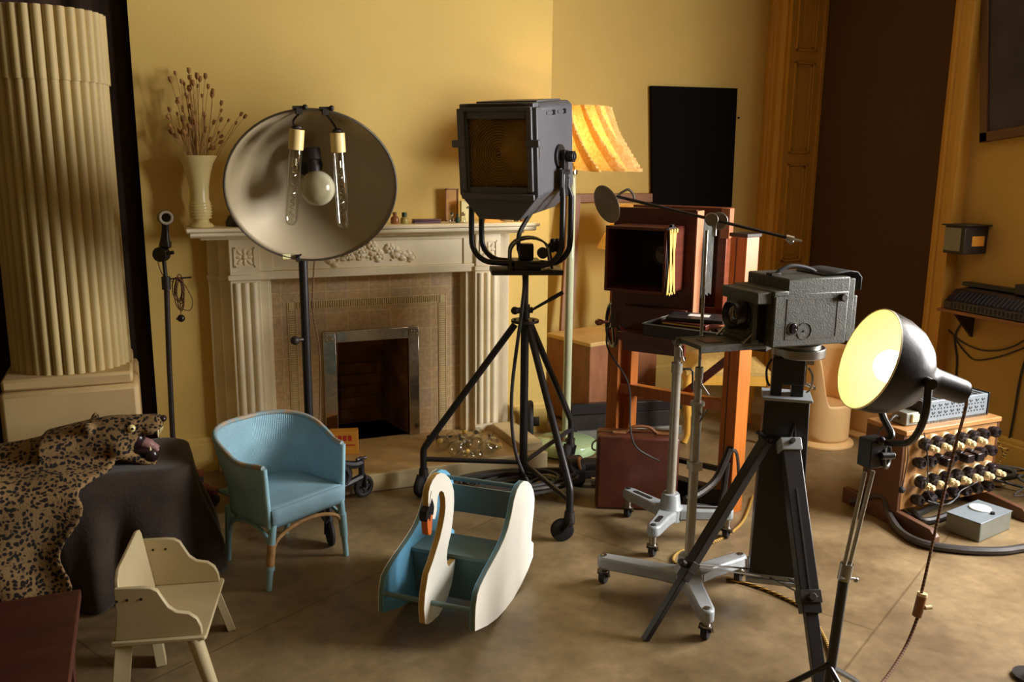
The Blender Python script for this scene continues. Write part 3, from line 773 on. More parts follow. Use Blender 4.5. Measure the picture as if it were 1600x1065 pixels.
# ------------------------------------------------------------------ blue woven child's armchair
t = thing('woven_armchair', 'pale blue woven-fibre child armchair with a worn front leg', 'chair', (.42, 3.2, 0))
LM = frame((.425, 3.195, 0), (.870, .493))      # X along the front edge, Y to the back
def U(s):                                  # U-shaped plan, s 0..1 from the near arm front round the back to the far arm front
    w, yf, yb = .168, -.142, .165; ra = .135; La = yb - ra - yf; Lc = PI * ra / 2; Lb = 2 * (w - ra); T = 2 * La + 2 * Lc + Lb; d = s * T
    if d < La: return -w, yf + d, -1, 0
    d -= La
    if d < Lc: a = PI - d / ra; return -w + ra + ra * math.cos(a), yb - ra + ra * math.sin(a), math.cos(a), math.sin(a)
    d -= Lc
    if d < Lb: return -w + ra + d, yb, 0, 1
    d -= Lb
    if d < Lc: a = PI / 2 - d / ra; return w - ra + ra * math.cos(a), yb - ra + ra * math.sin(a), math.cos(a), math.sin(a)
    d -= Lc
    return w, yb - ra - d, 1, 0
def topz(s): k = math.sin(PI * s); return .447 + .075 * ss(.25, .95, k)
def shell(u, v):
    x, y, nx, ny = U(u); z0 = .225; z1 = topz(u); z = z0 + (z1 - z0) * v
    fl_ = .035 * ss(.2, 1, v) * ss(.0, .5, math.sin(PI * u)) + .012 * v
    return (x + nx * fl_, y + ny * fl_, z)
b = B().grid(shell, 72, 14, LM); obj('woven_shell', b, M['blue'], t, solid=.012, ang=80)
rim = [LM @ V(shell(i / 72, 1)) + V((0, 0, .002)) for i in range(73)]
b = B(); b.tube(rim, .0095, 10); lab(obj('braided_rim', b, M['worn_rim'], t), 'worn braided rim with tan showing through')
for u in (0, 1):
    b = B(); b.tube([LM @ V(shell(u, v / 8)) + (LM.to_3x3() @ V((0, -.004, 0))) for v in range(9)], .011, 10); obj('arm_front', b, M['blue_paint'], t)
b = B()
def seat(u, v):
    x = -.166 + .332 * u; y = -.152 + .31 * v
    return (x, y, .288 + .006 * math.sin(PI * u) * math.sin(PI * v) - .03 * ss(.97, 1.0, 1 - v) * 0)
b.grid(seat, 12, 12, LM)
def apron(u, v): return (-.166 + .332 * u, -.155 - .006 * math.sin(PI * v), .222 + .068 * v)
b.grid(apron, 12, 4, LM); obj('woven_seat', b, M['blue'], t, solid=.008, ang=60)
feet = [(-.148, -.150, .336, 2.966), (.148, -.150, .652, 3.145), (-.14, .12, .227, 3.273), (.14, .12, .469, 3.442)]
for k, (x, y, fx, fy) in enumerate(feet):
    p = LM @ V((x * 1.06, y, .235)); e = V((fx, fy, 0)); b = B(); b.cyl(e, p, .0105, .0145, n=14); lg = obj('leg', b, M['blue_paint'], t)
    if k == 0:
        b = B(); b.cyl(e + (p - e) * .36, e + (p - e) * .70, .0145, .0155, n=14); lab(obj('worn_wrapping', b, M['worn_cane'], lg), 'bare brown cane where the paint has worn off')
        b = B(); b.cyl(e + (p - e) * .31, e + (p - e) * .37, .016, n=14); obj('collar', b, M['blue_paint'], lg)
    if k == 1:
        b = B(); b.cyl(e + (p - e) * .35, e + (p - e) * .75, .0145, .017, n=14); obj('collar', b, M['blue_paint'], lg)
def foot(k, f): p = LM @ V((feet[k][0] * 1.06, feet[k][1], .235)); e = V((feet[k][2], feet[k][3], 0)); return e + (p - e) * f
for i, j in ((0, 1), (0, 2), (1, 3), (2, 3)):
    a, c = foot(i, .45), foot(j, .45); a2, c2 = foot(i, .86), foot(j, .86); m1, m2 = a2.lerp(c2, .25) + V((0, 0, -.004)), a2.lerp(c2, .75) + V((0, 0, -.004)); mm_ = a2.lerp(c2, .5) + V((0, 0, .006))
    b = B(); b.tube(spline([a, a.lerp(a2, .55).lerp(m1, .25), m1, mm_, m2, c.lerp(c2, .55).lerp(m2, .25), c], 7), .0075, 8); obj('bentwood_arch', b, M['worn_cane'] if i == 0 and j == 1 else M['blue_paint'], t)

# ------------------------------------------------------------------ swan rocker
t = thing('swan_rocker', 'white and blue wooden swan rocking seat on the floor in front of the big spotlight', 'rocking toy', (1.0, 2.7, 0))
e_ = V((.679, .734, 0)); a_ = V((-.734, .679, 0))                 # along the seat (to the back) and across to the far side
def SM(off):                               # local X along e, Y up, extruded across
    m = Matrix((e_, V((0, 0, 1)), e_.cross(V((0, 0, 1))))).transposed().to_4x4(); m.translation = V((1.085, 2.565, 0)) + a_ * off; return m
side = [(-.316, .066), (-.212, .030), (-.12, .008), (-.04, .0), (.04, .0), (.12, .012), (.20, .036), (.254, .062), (.258, .114), (.23, .136), (.234, .165), (.243, .20), (.259, .252), (.262, .29), (.246, .325), (.215, .36), (.179, .384), (.14, .400), (.10, .402), (.065, .392), (.035, .365), (.011, .325), (-.02, .288), (-.055, .264), (-.10, .246), (-.158, .230), (-.205, .219), (-.244, .207), (-.275, .196), (-.297, .180), (-.31, .15), (-.316, .11)]
for off, nm in ((0, 'near'), (.32, 'far')):
    s = 1
    o = obj('side_panel', B().prism(side, -.008, .008, SM(off)), M['swan_edge'] if 0 else M['swan_teal'], t, bevel=.002)
    sc = [(-.03 + (x + .03) * .985, .19 + (y - .19) * .985) for x, y in side]
    b = B().prism(side, .0075, .0095, SM(off)); f1 = obj('outer_face' if off == 0 else 'inner_face', b, M['swan_white'] if off == 0 else M['swan_blue'], o)
    b = B().prism(side, -.0095, -.0075, SM(off)); f2 = obj('inner_face' if off == 0 else 'outer_face', b, M['swan_blue'] if off == 0 else M['swan_white'], o)
    for q in (f1, f2):
        q['label'] = 'white painted outer face' if q.name.startswith('outer') else 'sky blue inner face'
neck = [(-.351, .080), (-.358, .131), (-.350, .179), (-.325, .235), (-.29, .262), (-.262, .290), (-.235, .318), (-.214, .350), (-.198, .38), (-.191, .410), (-.194, .438), (-.204, .460), (-.222, .473), (-.238, .474), (-.25, .462), (-.256, .440), (-.259, .420), (-.266, .405), (-.275, .398), (-.29, .405), (-.305, .42), (-.316, .448), (-.32, .475), (-.317, .500), (-.306, .518), (-.285, .531), (-.255, .538), (-.225, .534), (-.195, .52), (-.161, .495), (-.138, .467), (-.124, .435), (-.122, .40), (-.127, .364), (-.137, .33), (-.149, .297), (-.168, .272), (-.179, .250), (-.184, .228), (-.180, .205), (-.170, .19), (-.158, .188), (-.113, .190), (-.125, .155), (-.145, .115), (-.175, .085), (-.21, .066), (-.25, .056), (-.30, .060), (-.335, .068)]
flip0 = 1 if (SM(0).to_3x3() @ V((0, 0, 1))).dot(V((.734, -.679, 0))) > 0 else -1
nk = obj('swan_neck', B().prism(neck, -.0088, .0088, SM(.155)), M['swan_edge'], t)
nk['label'] = 'bare tan plywood edge'
for a, c in ((-.0102, -.0088), (.0088, .0102)): lab(obj('painted_face', B().prism(neck, a, c, SM(.155)), M['swan_white'], nk), 'white painted face of the neck')
b = B(); b.tube([SM(.155) @ V((x, z, sg * .0104)) for sg in (flip0,) for x, z in ((-.313, .46), (-.306, .485), (-.298, .50))], .0012, 5); obj('eye_line', b, M['black_paint'], nk)
beak = [(-.333, .432), (-.330, .408), (-.326, .38), (-.322, .364), (-.31, .358), (-.300, .360), (-.295, .385), (-.29, .41), (-.285, .432)]
bk_ = obj('beak', B().prism(beak, -.011, .011, SM(.155)), M['orange'], nk, bevel=.002); bk_['label'] = 'orange beak'
b = B().prism([(-.318, .455), (-.336, .446), (-.340, .425), (-.334, .412), (-.322, .422), (-.312, .405), (-.305, .425), (-.288, .418), (-.281, .44), (-.288, .46), (-.296, .475), (-.305, .462)], -.0118, .0118, SM(.155))
lab(obj('beak_band', b, M['black_paint'], nk), 'black band round the beak')
def sb(p0, p1, off0=.008, off1=.312):
    pass
def board(b, s0, z0, s1, z1, th):          # flat board across the seat between two (s, z) points
    d = V((s1 - s0, z1 - z0)).normalized(); n2 = V((-d.y, d.x)) * th / 2
    b.prism([(s0 - n2.x, z0 - n2.y), (s1 - n2.x, z1 - n2.y), (s1 + n2.x, z1 + n2.y), (s0 + n2.x, z0 + n2.y)], -.312, -.008, SM(0) @ Matrix.Diagonal((1, 1, 1, 1)))
def bar_M(): return None
zs = SM(0).to_3x3() @ V((0, 0, 1))
flip = -1 if zs.dot(a_) < 0 else 1
def brd(name, s0, z0, s1, z1, th, m):
    d = V((s1 - s0, z1 - z0)).normalized(); n2 = V((-d.y, d.x)) * th / 2
    o = [(s0 - n2.x, z0 - n2.y), (s1 - n2.x, z1 - n2.y), (s1 + n2.x, z1 + n2.y), (s0 + n2.x, z0 + n2.y)]
    return obj(name, B().prism(o, min(flip * .01, flip * .31), max(flip * .01, flip * .31), SM(0)), m, t, bevel=.002)
brd('seat', -.112, .198, .062, .190, .014, M['swan_teal'])
brd('kick_board', -.098, .19, -.075, .03, .012, M['swan_teal'])
brd('back_board', .214, .215, .236, .312, .012, M['swan_olive'])
def rod(name, s, z, r, o0, o1):
    p = SM(0) @ V((s, z, 0)); return obj(name, B().cyl(p + a_ * o0, p + a_ * o1, r, n=14), M['swan_teal'], t)
rod('back_rail', .195, .352, .0085, .004, .316)
rod('foot_bar', -.305, .128, .0085, .004, .316)

# ------------------------------------------------------------------ big reflector lamp on a wheeled stand
RX, RY = .608, 3.61
t = thing('reflector_lamp', 'large round dish reflector lamp with two glass tubes on a wheeled pole', 'studio lamp', (RX, RY, 0))
b = B(); b.cyl((RX, RY, .10), (RX, RY, 1.12), .0185, n=20); obj('pole', b, M['black_metal'], t)
b = B(); b.cyl((RX - .045, RY - .02, .80 - .03), (RX, RY, .80 - .03), .009); b.ball((RX - .048, RY - .021, .77), .019); obj('clamp_knob', b, M['old_iron'], t)
b = B(); b.tube(spline([(RX + .045, RY - .01, 1.1), (RX + .03, RY - .012, .9), (RX + .05, RY - .02, .72), (RX + .045, RY - .02, .5), (RX + .03, RY - .02, .35)], 8), .003, 6); obj('flex', b, M['flex'], t)
dc = ay(488, 295, 3.36); dn = V((-.14, -1, -.50)).normalized()   # facing the viewer and tipped down
DM = axis(dc, dn)
R = .316
prof = []
for k in range(25):
    r = R * k / 24; prof.append((max(r, 1e-7), -.20 * (1 - (k / 24) ** 2.1)))
b = B(); b.lathe(prof, DM, 64, caps=False); lab(obj('dish', b, M['dish_in'], t, solid=.002, ang=80), 'satin warm grey inside of the dish')
b = B(); b.torus(DM, R, .0045, 64, 8); obj('dish_rim', b, M['steel'], t)
b = B(); b.cyl(DM @ V((0, 0, -.19)), DM @ V((0, 0, -.26)), .05, .045, n=20); b.beam(DM @ V((0, .0, -.24)), V((RX, RY + .06, 1.3)), .04, .03); b.beam(V((RX, RY + .06, 1.31)), V((RX, RY + .01, 1.10)), .04, .03); obj('dish_bracket', b, M['black_metal'], t, bevel=.003)
ty = lambda px, py, dy=0: ay(px, py, 3.28 + dy)
c = ay(496, 294, 3.40)
b = B(); b.ball(c, .0665, n=28, m=18); gl = obj('globe_bulb', b, M['opal'], t); gl['label'] = 'frosted round bulb'
d = (ay(487, 245, 3.43) - c).normalized()
b = B(); b.lathe([(.02, .055), (.024, .075), (.024, .085), (.021, .085), (.021, .105), (.035, .105), (.037, .15), (.02, .155)], axis(c, d), 22); obj('bulb_holder', b, M['old_iron'], gl)
b = B(); b.cyl(c + d * .15, DM @ V((.0, .06, -.185)), .010); obj('holder_arm', b, M['old_iron'], gl)
for px0, px1, py0, py1, py2 in ((464, 454, 202, 234, 352), (527, 537, 207, 238, 357)):
    p0, p1, p2 = ty(px0, py0), ty(px0 + (px1 - px0) * .2, py1, .005), ty(px1, py2, .035)
    tb = obj('lamp_cap', B().cyl(p0, p1, .0275, n=10), M['cream_socket'], t, bevel=.002)
    ax = axis(p1, p2 - p1); L = (p2 - p1).length
    b = B(); b.lathe([(.0225, 0), (.0235, .02), (.0235, L - .03), (.021, L - .014), (.014, L - .004), (1e-6, L)], ax, 24); obj('glass_tube', b, M['clear'], tb)
    b = B()
    b.tube([ax @ V((.005, 0, .01)), ax @ V((.006, 0, .05))], .0016, 5); b.tube([ax @ V((-.005, 0, .01)), ax @ V((-.006, 0, .05))], .0016, 5)
    b.cyl(ax @ V((0, 0, .03)), ax @ V((0, 0, .055)), .008, n=10)
    b.tube([ax @ V((.008 * math.cos(k * .9), .008 * math.sin(k * .9), .055 + k * (L - .09) / 60)) for k in range(61)], .0012, 4)
    obj('filament', b, M['nickel'], tb)
    b = B(); b.ball(p0 + V((0, 0, .006)), .012, sc=(1.5, 1, .8)); b.tube(spline([p0, p0 + V((-.01, .01, .03)), DM @ V((((px0 - 490) / 900), R * .985, 0))], 6), .004, 6); obj('wire', b, M['old_iron'], tb)
top = [DM @ V((x, math.sqrt(R * R - x * x), .002)) for x in (.035, -.04)]
s_ = (DM @ V((1, 0, 0)) - DM @ V((0, 0, 0)))
for x in (.05, -.042):
    p = DM @ V((x, math.sqrt(R * R - x * x), 0)); b = B(); b.cyl(p + V((-.022, 0, .004)), p + V((.022, 0, .006)), .008); b.ball(p + V((.02, -.008, .008)), .010); b.bb(p + V((-.012, -.012, -.016)), p + V((.01, .012, .004))); obj('rim_clip', b, M['old_iron'], t)
p = DM @ V((-.06, -math.sqrt(R * R - .06 ** 2), 0)); b = B(); b.bb(p + V((-.006, -.01, -.01)), p + V((.006, .01, .018))); b.cyl(p + V((0, -.012, .01)), p + V((.012, -.012, .02)), .004); obj('rim_clip', b, M['old_iron'], t)
p = DM @ V((-.10, -math.sqrt(R * R - .10 ** 2), 0)); b = B(); b.bb(p + V((-.018, -.004, -.008)), p + V((.012, .0, .012))); lab(obj('paper_tag', b, M['paper'], t), 'small cream tag')
b = B(); b.cyl((RX, RY, .03), (RX, RY, .2), .035, .026, n=20); b.cyl((RX, RY, .2), (RX, RY, .24), .03, n=20); obj('hub', b, M['black_metal'], t)
for fx, fy in ((.858, 3.709), (.614, 3.253), (.345, 3.71)):
    o = V((RX, RY, 0)); e = V((fx, fy, 0)); d = (e - o).normalized(); w = d.cross(V((0, 0, 1))); L = (e - o).length
    b = B(); m = Matrix((d, V((0, 0, 1)), d.cross(V((0, 0, 1))))).transposed().to_4x4(); m.translation = o
    # cast leg: an outer curved band with an opening, and a post at the end
    outl = spline([(.02, .26, 0), (.06, .265, 0), (.11, .235, 0), (.15, .19, 0), (L - .05, .165, 0), (L - .01, .165, 0)], 6)
    low = spline([(L - .01, .10, 0), (L - .06, .09, 0), (.12, .075, 0), (.05, .06, 0), (.02, .05, 0)], 6)
    def band(pts, r): b.tube([m @ V(p) for p in pts], r, 8)
    band(outl, .018); band(low, .017)
    band(spline([(.11, .225, 0), (.10, .15, 0), (.12, .085, 0)], 6), .020); band(spline([(.16, .18, 0), (.19, .13, 0), (.165, .088, 0)], 6), .018)
    band([(L - .01, .19, 0), (L - .01, .085, 0)], .014); band([(L - .035, .185, 0), (L + .015, .185, 0)], .008)
    lg = obj('cast_leg', b, M['black_metal'], t)
    c = e + V((0, 0, .052)); rw = .052
    b = B(); b.torus(axis(c, w), rw - .012, .012, 28, 8)
    b.cyl(c - w * .009, c + w * .009, .014, n=14)
    for k in range(5):
        a = 2 * PI * k / 5; q = V((0, 0, 1)) * math.sin(a) + d * math.cos(a); b.beam(c + q * .01, c + q * (rw - .012), .016, .010, upv=tuple(w))
    b.tube([c + w * .018, c + w * .016 + V((0, 0, .05)), c - d * .0 + V((0, 0, .062))], .007, 8)
    obj('wheel', b, M['rubber'], lg)

# ------------------------------------------------------------------ big fresnel spotlight on a wheeled tripod
SX, SY = 1.555, 3.50
t = thing('studio_spotlight', 'big charcoal box spotlight with ringed square lens on a black wheeled tripod', 'spotlight', (SX, SY, 0))
nf = V((-.746, -.667, 0)).normalized()      # lens direction
w_, D_ = .347, .40
ctr = V((1.505, 3.485, 1.52))
FMx = frame(ctr, nf)                        # X forward, Y to the left as seen from the lamp
FMx = FMx @ Matrix.Rotation(math.radians(5.5), 4, 'Y')
# note: the viewer sees the lamp's left side (local +Y is -across)
BX = FMx @ Matrix(((0, 0, 1, 0), (1, 0, 0, 0), (0, 1, 0, 0), (0, 0, 0, 1)))   # prism plane (Y, Z), extruded along X
def octo(w, zt, zsh, zb, ins, r=.02): return [(-w / 2 + r, zt), (-w / 2, zt - r), (-w / 2, zsh), (-w / 2 + ins, zb), (w / 2 - ins, zb), (w / 2, zsh), (w / 2, zt - r), (w / 2 - r, zt)]
b = B(); b.prism(octo(w_, .225, -.135, -.235, .085), -D_ / 2, D_ / 2 - .055, BX)
hs = obj('housing', b, M['grey_black'], t, bevel=.008)
# front frame with a square opening, rounded bottom chamfer
b = B(); W = .182
f0, f1 = D_ / 2 - .055, D_ / 2
def ring(out, inn, x0, x1):
    pass
ow = octo(w_ + .012, .228, -.14, -.238, .088)
hole = (-.133, .133, -.105, .165)           # y0,y1,z0,z1
def fb(y0, y1, z0, z1): b.bb((f0, y0, z0), (f1, y1, z1), FMx)
fb(-.179, hole[0], -.14, .208); fb(hole[1], .179, -.14, .208); fb(hole[0], hole[1], hole[3], .226); fb(hole[0], hole[1], -.14, hole[2])
b.bb((f0, -.165, .20), (f1, .165, .226), FMx)
b.prism([(-.179, -.14), (-.092, -.238), (.092, -.238), (.179, -.14)], f0, f1, BX)
for s in (-1, 1): b.bb((f1, s * .150 - .012, -.12), (f1 + .016, s * .150 + .012, .20), FMx)
b.bb((f1 - .01, -.16, .195), (f1 + .012, .16, .212), FMx); b.bb((f1, -.165, -.155), (f1 + .014, .165, -.13), FMx)
for s in (-1, 1): b.bb((f1, s * .165 - .03, .055), (f1 + .022, s * .165 + .03, .085), FMx)
ff = obj('lens_frame', b, M['grey_black'], t, bevel=.004)
b = B(); prof = [(1e-6, .03)]
for k in range(1, 18):
    r = k * .0107; prof += [(r - .003, .001), (r, .012)]
b.lathe(prof, axis(FMx @ V((f1 - .028, 0, .03)), (FMx.to_3x3() @ V((1, 0, 0)))), 56, caps=False)
lz = mat('fresnel_glass', (190, 156, 84), .28, .5, var=.1, Coat_Weight=1.0)  # gold base colour stands in for the room reflected in the lens
lab(obj('fresnel_lens', b, lz, t, ang=15), 'ringed square glass lens')
for s in (-1, 1):
    for k in (0, 1):
        b = B(); x = .06 - k * .12; b.bb((x - .045, s * (w_ / 2 + .002) - .002, .175), (x + .03, s * (w_ / 2 + .002) + .002, .188), FMx)
        obj('vent_ridge', b, M['grey_black'], hs, bevel=.001)
for s in (-1, 1):
    for k in (0, 1):
        b = B(); x = .06 - k * .12; b.bb((x - .052, s * (w_ / 2 + .003) - .002, .172), (x - .028, s * (w_ / 2 + .003) + .002, .192), FMx)
        obj('vent_hole', b, M['black_paint'], hs)
b = B(); b.prism([(.12, .18), (-.12, .18), (-.14, .232), (.14, .232)], -.15, .1, BX); obj('top_vent', b, M['grey_black'], hs, bevel=.004)
pv = -.035                                   # pivot, towards the back
for s in (-1, 1):
    b = B(); b.cyl(FMx @ V((pv, s * w_ / 2, .0)), FMx @ V((pv, s * (w_ / 2 + .012), .0)), .05, n=28)
    b.cyl(FMx @ V((pv, s * w_ / 2, .0)), FMx @ V((pv, s * (w_ / 2 + .075), .0)), .016, n=18)
    b.cyl(FMx @ V((pv, s * (w_ / 2 + .045), .0)), FMx @ V((pv, s * (w_ / 2 + .07), .0)), .026, n=6)
    obj('pivot', b, M['black_metal'], t, bevel=.002)
zb_ = 1.065 - ctr.z
FL = frame(ctr, nf)                          # yoke hangs plumb
yw = w_ / 2 + .042
b = B()
for dx in (-.048, .048):
    pts = [(pv + dx * .55, yw - .012, -.07), (pv + dx * .6, yw - .012, -.12), (pv + dx, yw, -.165), (pv + dx, yw, -.33)]
    cr = .10
    for k in range(1, 9):
        a = k * PI / 16; pts.append((pv + dx, yw - cr + cr * math.cos(a), -.355 - cr * math.sin(a)))
    pts += [(pv + dx, -y, z) for x, y, z in reversed(pts)]
    b.tube([FL @ V(p) for p in pts], .0125, 12)
yk = obj('yoke', b, M['black_metal'], t)
for s in (-1, 1):
    b = B(); y = s * (yw - .012)
    b.bb((pv - .045, y - .006, -.16), (pv + .045, y + .006, -.05), FL); b.bb((pv - .022, y - .006, -.06), (pv + .022, y + .006, .03), FL)
    for dx in (-.024, .024):
        for dz in (-.085, -.125): b.cyl(FL @ V((pv + dx, y - .011, dz)), FL @ V((pv + dx, y + .011, dz)), .007, n=8)
    obj('yoke_plate', b, M['black_metal'], yk, bevel=.002)
b = B()                                      # carriage plate, clamp blocks and slotted arch
HB = frame((SX, SY, 1.02), (.95, -.31))
b.bb((-.155, -.085, 0), (.155, .085, .022), HB); obj('base_plate', b, M['old_iron'], t, bevel=.003)
b = B(); b.bb((-.06, -.075, .022), (.06, .075, .06), HB); b.cyl(HB @ V((0, 0, .06)), HB @ V((0, 0, .12)), .034); b.bb((-.03, -.03, .06), (.03, .03, .13), HB); obj('clamp_block', b, M['old_iron'], t, bevel=.003)
b = B()
for yy in (-.075, .0):
    pts = [(-.075, yy, .02), (-.075, yy, .10)] + [(-.075 + .085 - .085 * math.cos(k * PI / 12), yy, .10 + .06 * math.sin(k * PI / 12)) for k in range(1, 12)] + [(.095, yy, .10), (.105, yy, .03)]
    for p, q in zip(pts, pts[1:]): b.beam(HB @ V(p), HB @ V(q), .008, .05 if yy < 0 else .02, upv=tuple(HB.to_3x3() @ V((0, 1, 0))))
obj('slotted_arch', b, M['old_iron'], t)
b = B(); c = HB @ V((.06, -.10, .10)); b.cyl(c, HB @ V((.06, -.02, .10)), .010)
b.cyl(c + V((0, 0, 0)), HB @ V((.06, -.125, .10)), .024, n=18); obj('tilt_knob', b, M['black_metal'], t, bevel=.002)
b = B(); c = HB @ V((.13, .02, .12))
for k in range(6): b.ball(c + V((.022 * math.cos(k * PI / 3), 0, .022 * math.sin(k * PI / 3))), .013, n=10, m=6)
b.cyl(c + V((0, -.014, 0)), c + V((0, .014, 0)), .022); obj('star_knob', b, M['bakelite'], t)
b = B(); b.cyl((SX, SY, .09), (SX, SY, .80), .0185, n=20); obj('column_tube', b, M['black_metal'], t)
b = B(); b.cyl((SX, SY, .80), (SX, SY, 1.02), .0135, n=20); b.cyl((SX, SY, .82), (SX, SY, .88), .021, n=20); lab(obj('inner_tube', b, M['old_iron'], t), 'bare metal inner tube')
b = B(); b.cyl((SX, SY, .80), (SX, SY, .812), .062, n=32); b.cyl((SX, SY, .77), (SX, SY, .80), .03, n=24)
for k in range(3): a = 1 + k * 2.094; b.cyl((SX + .048 * math.cos(a), SY + .048 * math.sin(a), .812), (SX + .048 * math.cos(a), SY + .048 * math.sin(a), .82), .006, n=8)
obj('leg_collar', b, M['old_iron'], t)
b = B(); q = V((SX, SY, .855)); b.cyl(q + V((-.05, -.0, 0)), q + V((.03, -.01, 0)), .014); b.ball(q + V((-.05, 0, 0)), .018); h0 = q + V((.02, -.02, -.0)); h1 = V((SX + .155, SY - .06, .935)); b.cyl(h0, h1, .006, .0085); b.cyl(h0.lerp(h1, .55), h1, .0095); obj('clamp_handle', b, M['old_iron'], t)
knees = []
for fx, fy in ((1.515, 2.945), (1.12, 3.64), (1.95, 3.80)):
    o = V((SX, SY, 0)); e = V((fx, fy, 0)); d = (e - o).normalized(); L = (e - o).length
    k0 = o + d * .045 + V((0, 0, .79)); k1 = o + d * (L - .012) + V((0, 0, .235)); k2 = e + V((0, 0, .20)); k3 = e + V((0, 0, .105))
    b = B(); b.tube([k0, k1, k1.lerp(k2, .5) + d * .004, k2, k3], .0155, 12); b.cyl((SX, SY, .145), e + V((0, 0, .17)), .0115, n=12)
    lg = obj('leg', b, M['black_metal'], t)
    w = V((d.y, -d.x, 0)); tr = V((-.92, .30, 0)).normalized() if fy < 3 else V((-.6, -.55, 0)).normalized(); w = tr.cross(V((0, 0, 1)))
    c = e + tr * .028 + V((0, 0, .048))
    b = B(); b.cyl(e + V((0, 0, .085)), e + V((0, 0, .125)), .024, .02, n=18); b.ball(e + V((0, 0, .085)), .024)
    for s in (-1, 1): b.beam(e + w * s * .019 + V((0, 0, .09)), c + w * s * .019, .006, .03, upv=tuple(w))
    fk = obj('caster_fork', b, M['old_iron'], lg)
    b = B(); b.lathe([(.012, -.014), (.03, -.014), (.044, -.012), (.048, -.004), (.048, .004), (.044, .012), (.03, .014), (.012, .014)], axis(c, w), 26); b.cyl(c - w * .02, c + w * .02, .008); lab(obj('caster_wheel', b, M['rubber'], lg), 'black rubber caster')
b = B(); b.tube(spline([HB @ V((-.03, .02, .1)), (SX - .02, SY - .03, 1.0), (SX - .045, SY - .06, .85), (SX - .095, SY - .08, .5), (SX - .085, SY - .10, .25), (SX - .02, SY - .12, .08), (SX + .05, SY - .1, .02)], 10), .0085, 8)
b.tube(spline([FMx @ V((-.12, .02, -.23)), (SX - .03, SY, 1.2), HB @ V((-.03, .02, .1))], 8), .010, 8); obj('supply_cable', b, M['cable'], t)

# ------------------------------------------------------------------ mantelpiece things
ZM = 1.196
def vase_prof(): return [(.052, 0), (.056, .004), (.05, .012), (.038, .02), (.033, .03), (.043, .045), (.047, .07), (.046, .10), (.040, .13), (.042, .18), (.052, .235), (.068, .285), (.084, .313), (.086, .317), (.082, .317), (.064, .28), (.045, .22), (.035, .16), (.03, .05), (1e-6, .04)]
VX, VY = .262, 4.215
pr = []
for r, z in vase_prof(): pr.append((r, z))
b = B(); b.lathe(pr, Matrix.Translation((VX, VY, ZM)), 40)
vs_ = thing('vase', 'cream ridged vase at the left end of the mantelpiece', 'vase', (VX, VY, ZM)); obj('body', b, M['vase'], vs_)
for k in range(6): obj('ridge', B().torus(Matrix.Translation((VX, VY, ZM + .042 + k * .013)), .0445 + .003 * math.sin(k * .63), .0035, 32, 8), M['vase'], vs_)
fw = thing('dried_flowers', 'bunch of brown dried stems and seed heads standing in the cream vase', 'dried flowers', (VX, VY, ZM + .06))
rnd = random.Random(11)
for k in range(70):
    if k >= 64:
        px, py = [(383, 182), (377, 178), (369, 192), (345, 222), (332, 231), (357, 188)][k - 64]; tip = ay(px, py, VY + rnd.uniform(-.03, .03))
    else:
        px = 300 + rnd.gauss(0, 21); py = rnd.uniform(108, 215); px = min(346, max(256, px)); py = py + .012 * (px - 300) ** 2 * .6
        tip = ay(px, min(py, 226), VY + rnd.uniform(-.05, .05))
    a = V((VX + rnd.uniform(-.02, .02), VY + rnd.uniform(-.02, .02), ZM + .07)); m = V((VX + (tip.x - VX) * .42 + rnd.uniform(-.008, .008), VY + (tip.y - VY) * .42, ZM + .315))
    m2 = m.lerp(tip, .55) + V((rnd.uniform(-.01, .01), 0, rnd.uniform(0, .012)))
    st = obj('stem', B().tube(spline([a, m, m2, tip], 4), .0013, 5), M['dry'], fw)
    d = (tip - m2).normalized(); r = rnd.uniform(.0055, .0105)
    b = B(); b.lathe([(.001, -r * 1.6), (r * .7, -r), (r, 0), (r * .8, r * .9), (r * .95, r * 1.3), (1e-6, r * 1.2)], axis(tip, d), 8)
    obj('seed_head', b, M['pod'], st)
b = B(); c = ay(383, 350, 4.22); b.lathe([(.075, 0), (.073, .02), (.062, .045), (.04, .062), (1e-6, .068)], Matrix.Translation((c.x - .012, 4.225, ZM)), 28)
tag(obj('dark_bowl', b, M['black_metal']), 'dark upturned dome half hidden behind the big dish on the mantelpiece', 'bowl')
def bottle(name, px, prof, m, cap, capm, label, y=4.19):
    x = ay(px, 348, y).x; t = thing(name, label, 'bottle', (x, y, ZM), 'small bottles on the mantelpiece')
    obj('body', B().lathe(prof, Matrix.Translation((x, y, ZM)), 20), m, t); obj('stopper', B().lathe(cap, Matrix.Translation((x, y, ZM)), 16), capm, t, bevel=.001)
sq = [(.019, 0), (.021, .003), (.021, .026), (.016, .034), (.009, .038), (.009, .045)]
bottle('bottle', 617, sq, M['pinkjar'], [(.011, .045), (.011, .056), (1e-6, .057)], M['rail'], 'squat pinkish brown bottle, nearest the big dish on the mantelpiece')
bottle('bottle', 632, [(.018, 0), (.02, .003), (.02, .022), (.014, .031), (.010, .034)], M['greenjar'], [(.013, .034), (.013, .054), (1e-6, .055)], M['green_cap'], 'small pale jar with a dark green cap on the mantelpiece')
bottle('bottle', 706, [(.012, 0), (.014, .003), (.014, .02), (.006, .03), (.006, .042)], M['clear'], [(.008, .042), (.008, .05), (1e-6, .051)], M['green_cap'], 'little clear bottle right of the plum box, leftmost of three', 4.175)
bottle('bottle', 715, [(.011, 0), (.012, .003), (.012, .024), (.006, .03), (.006, .036)], M['green_cap'], [(.007, .036), (.007, .044), (1e-6, .045)], M['green_cap'], 'little dark green bottle between two clear ones on the mantelpiece', 4.175)
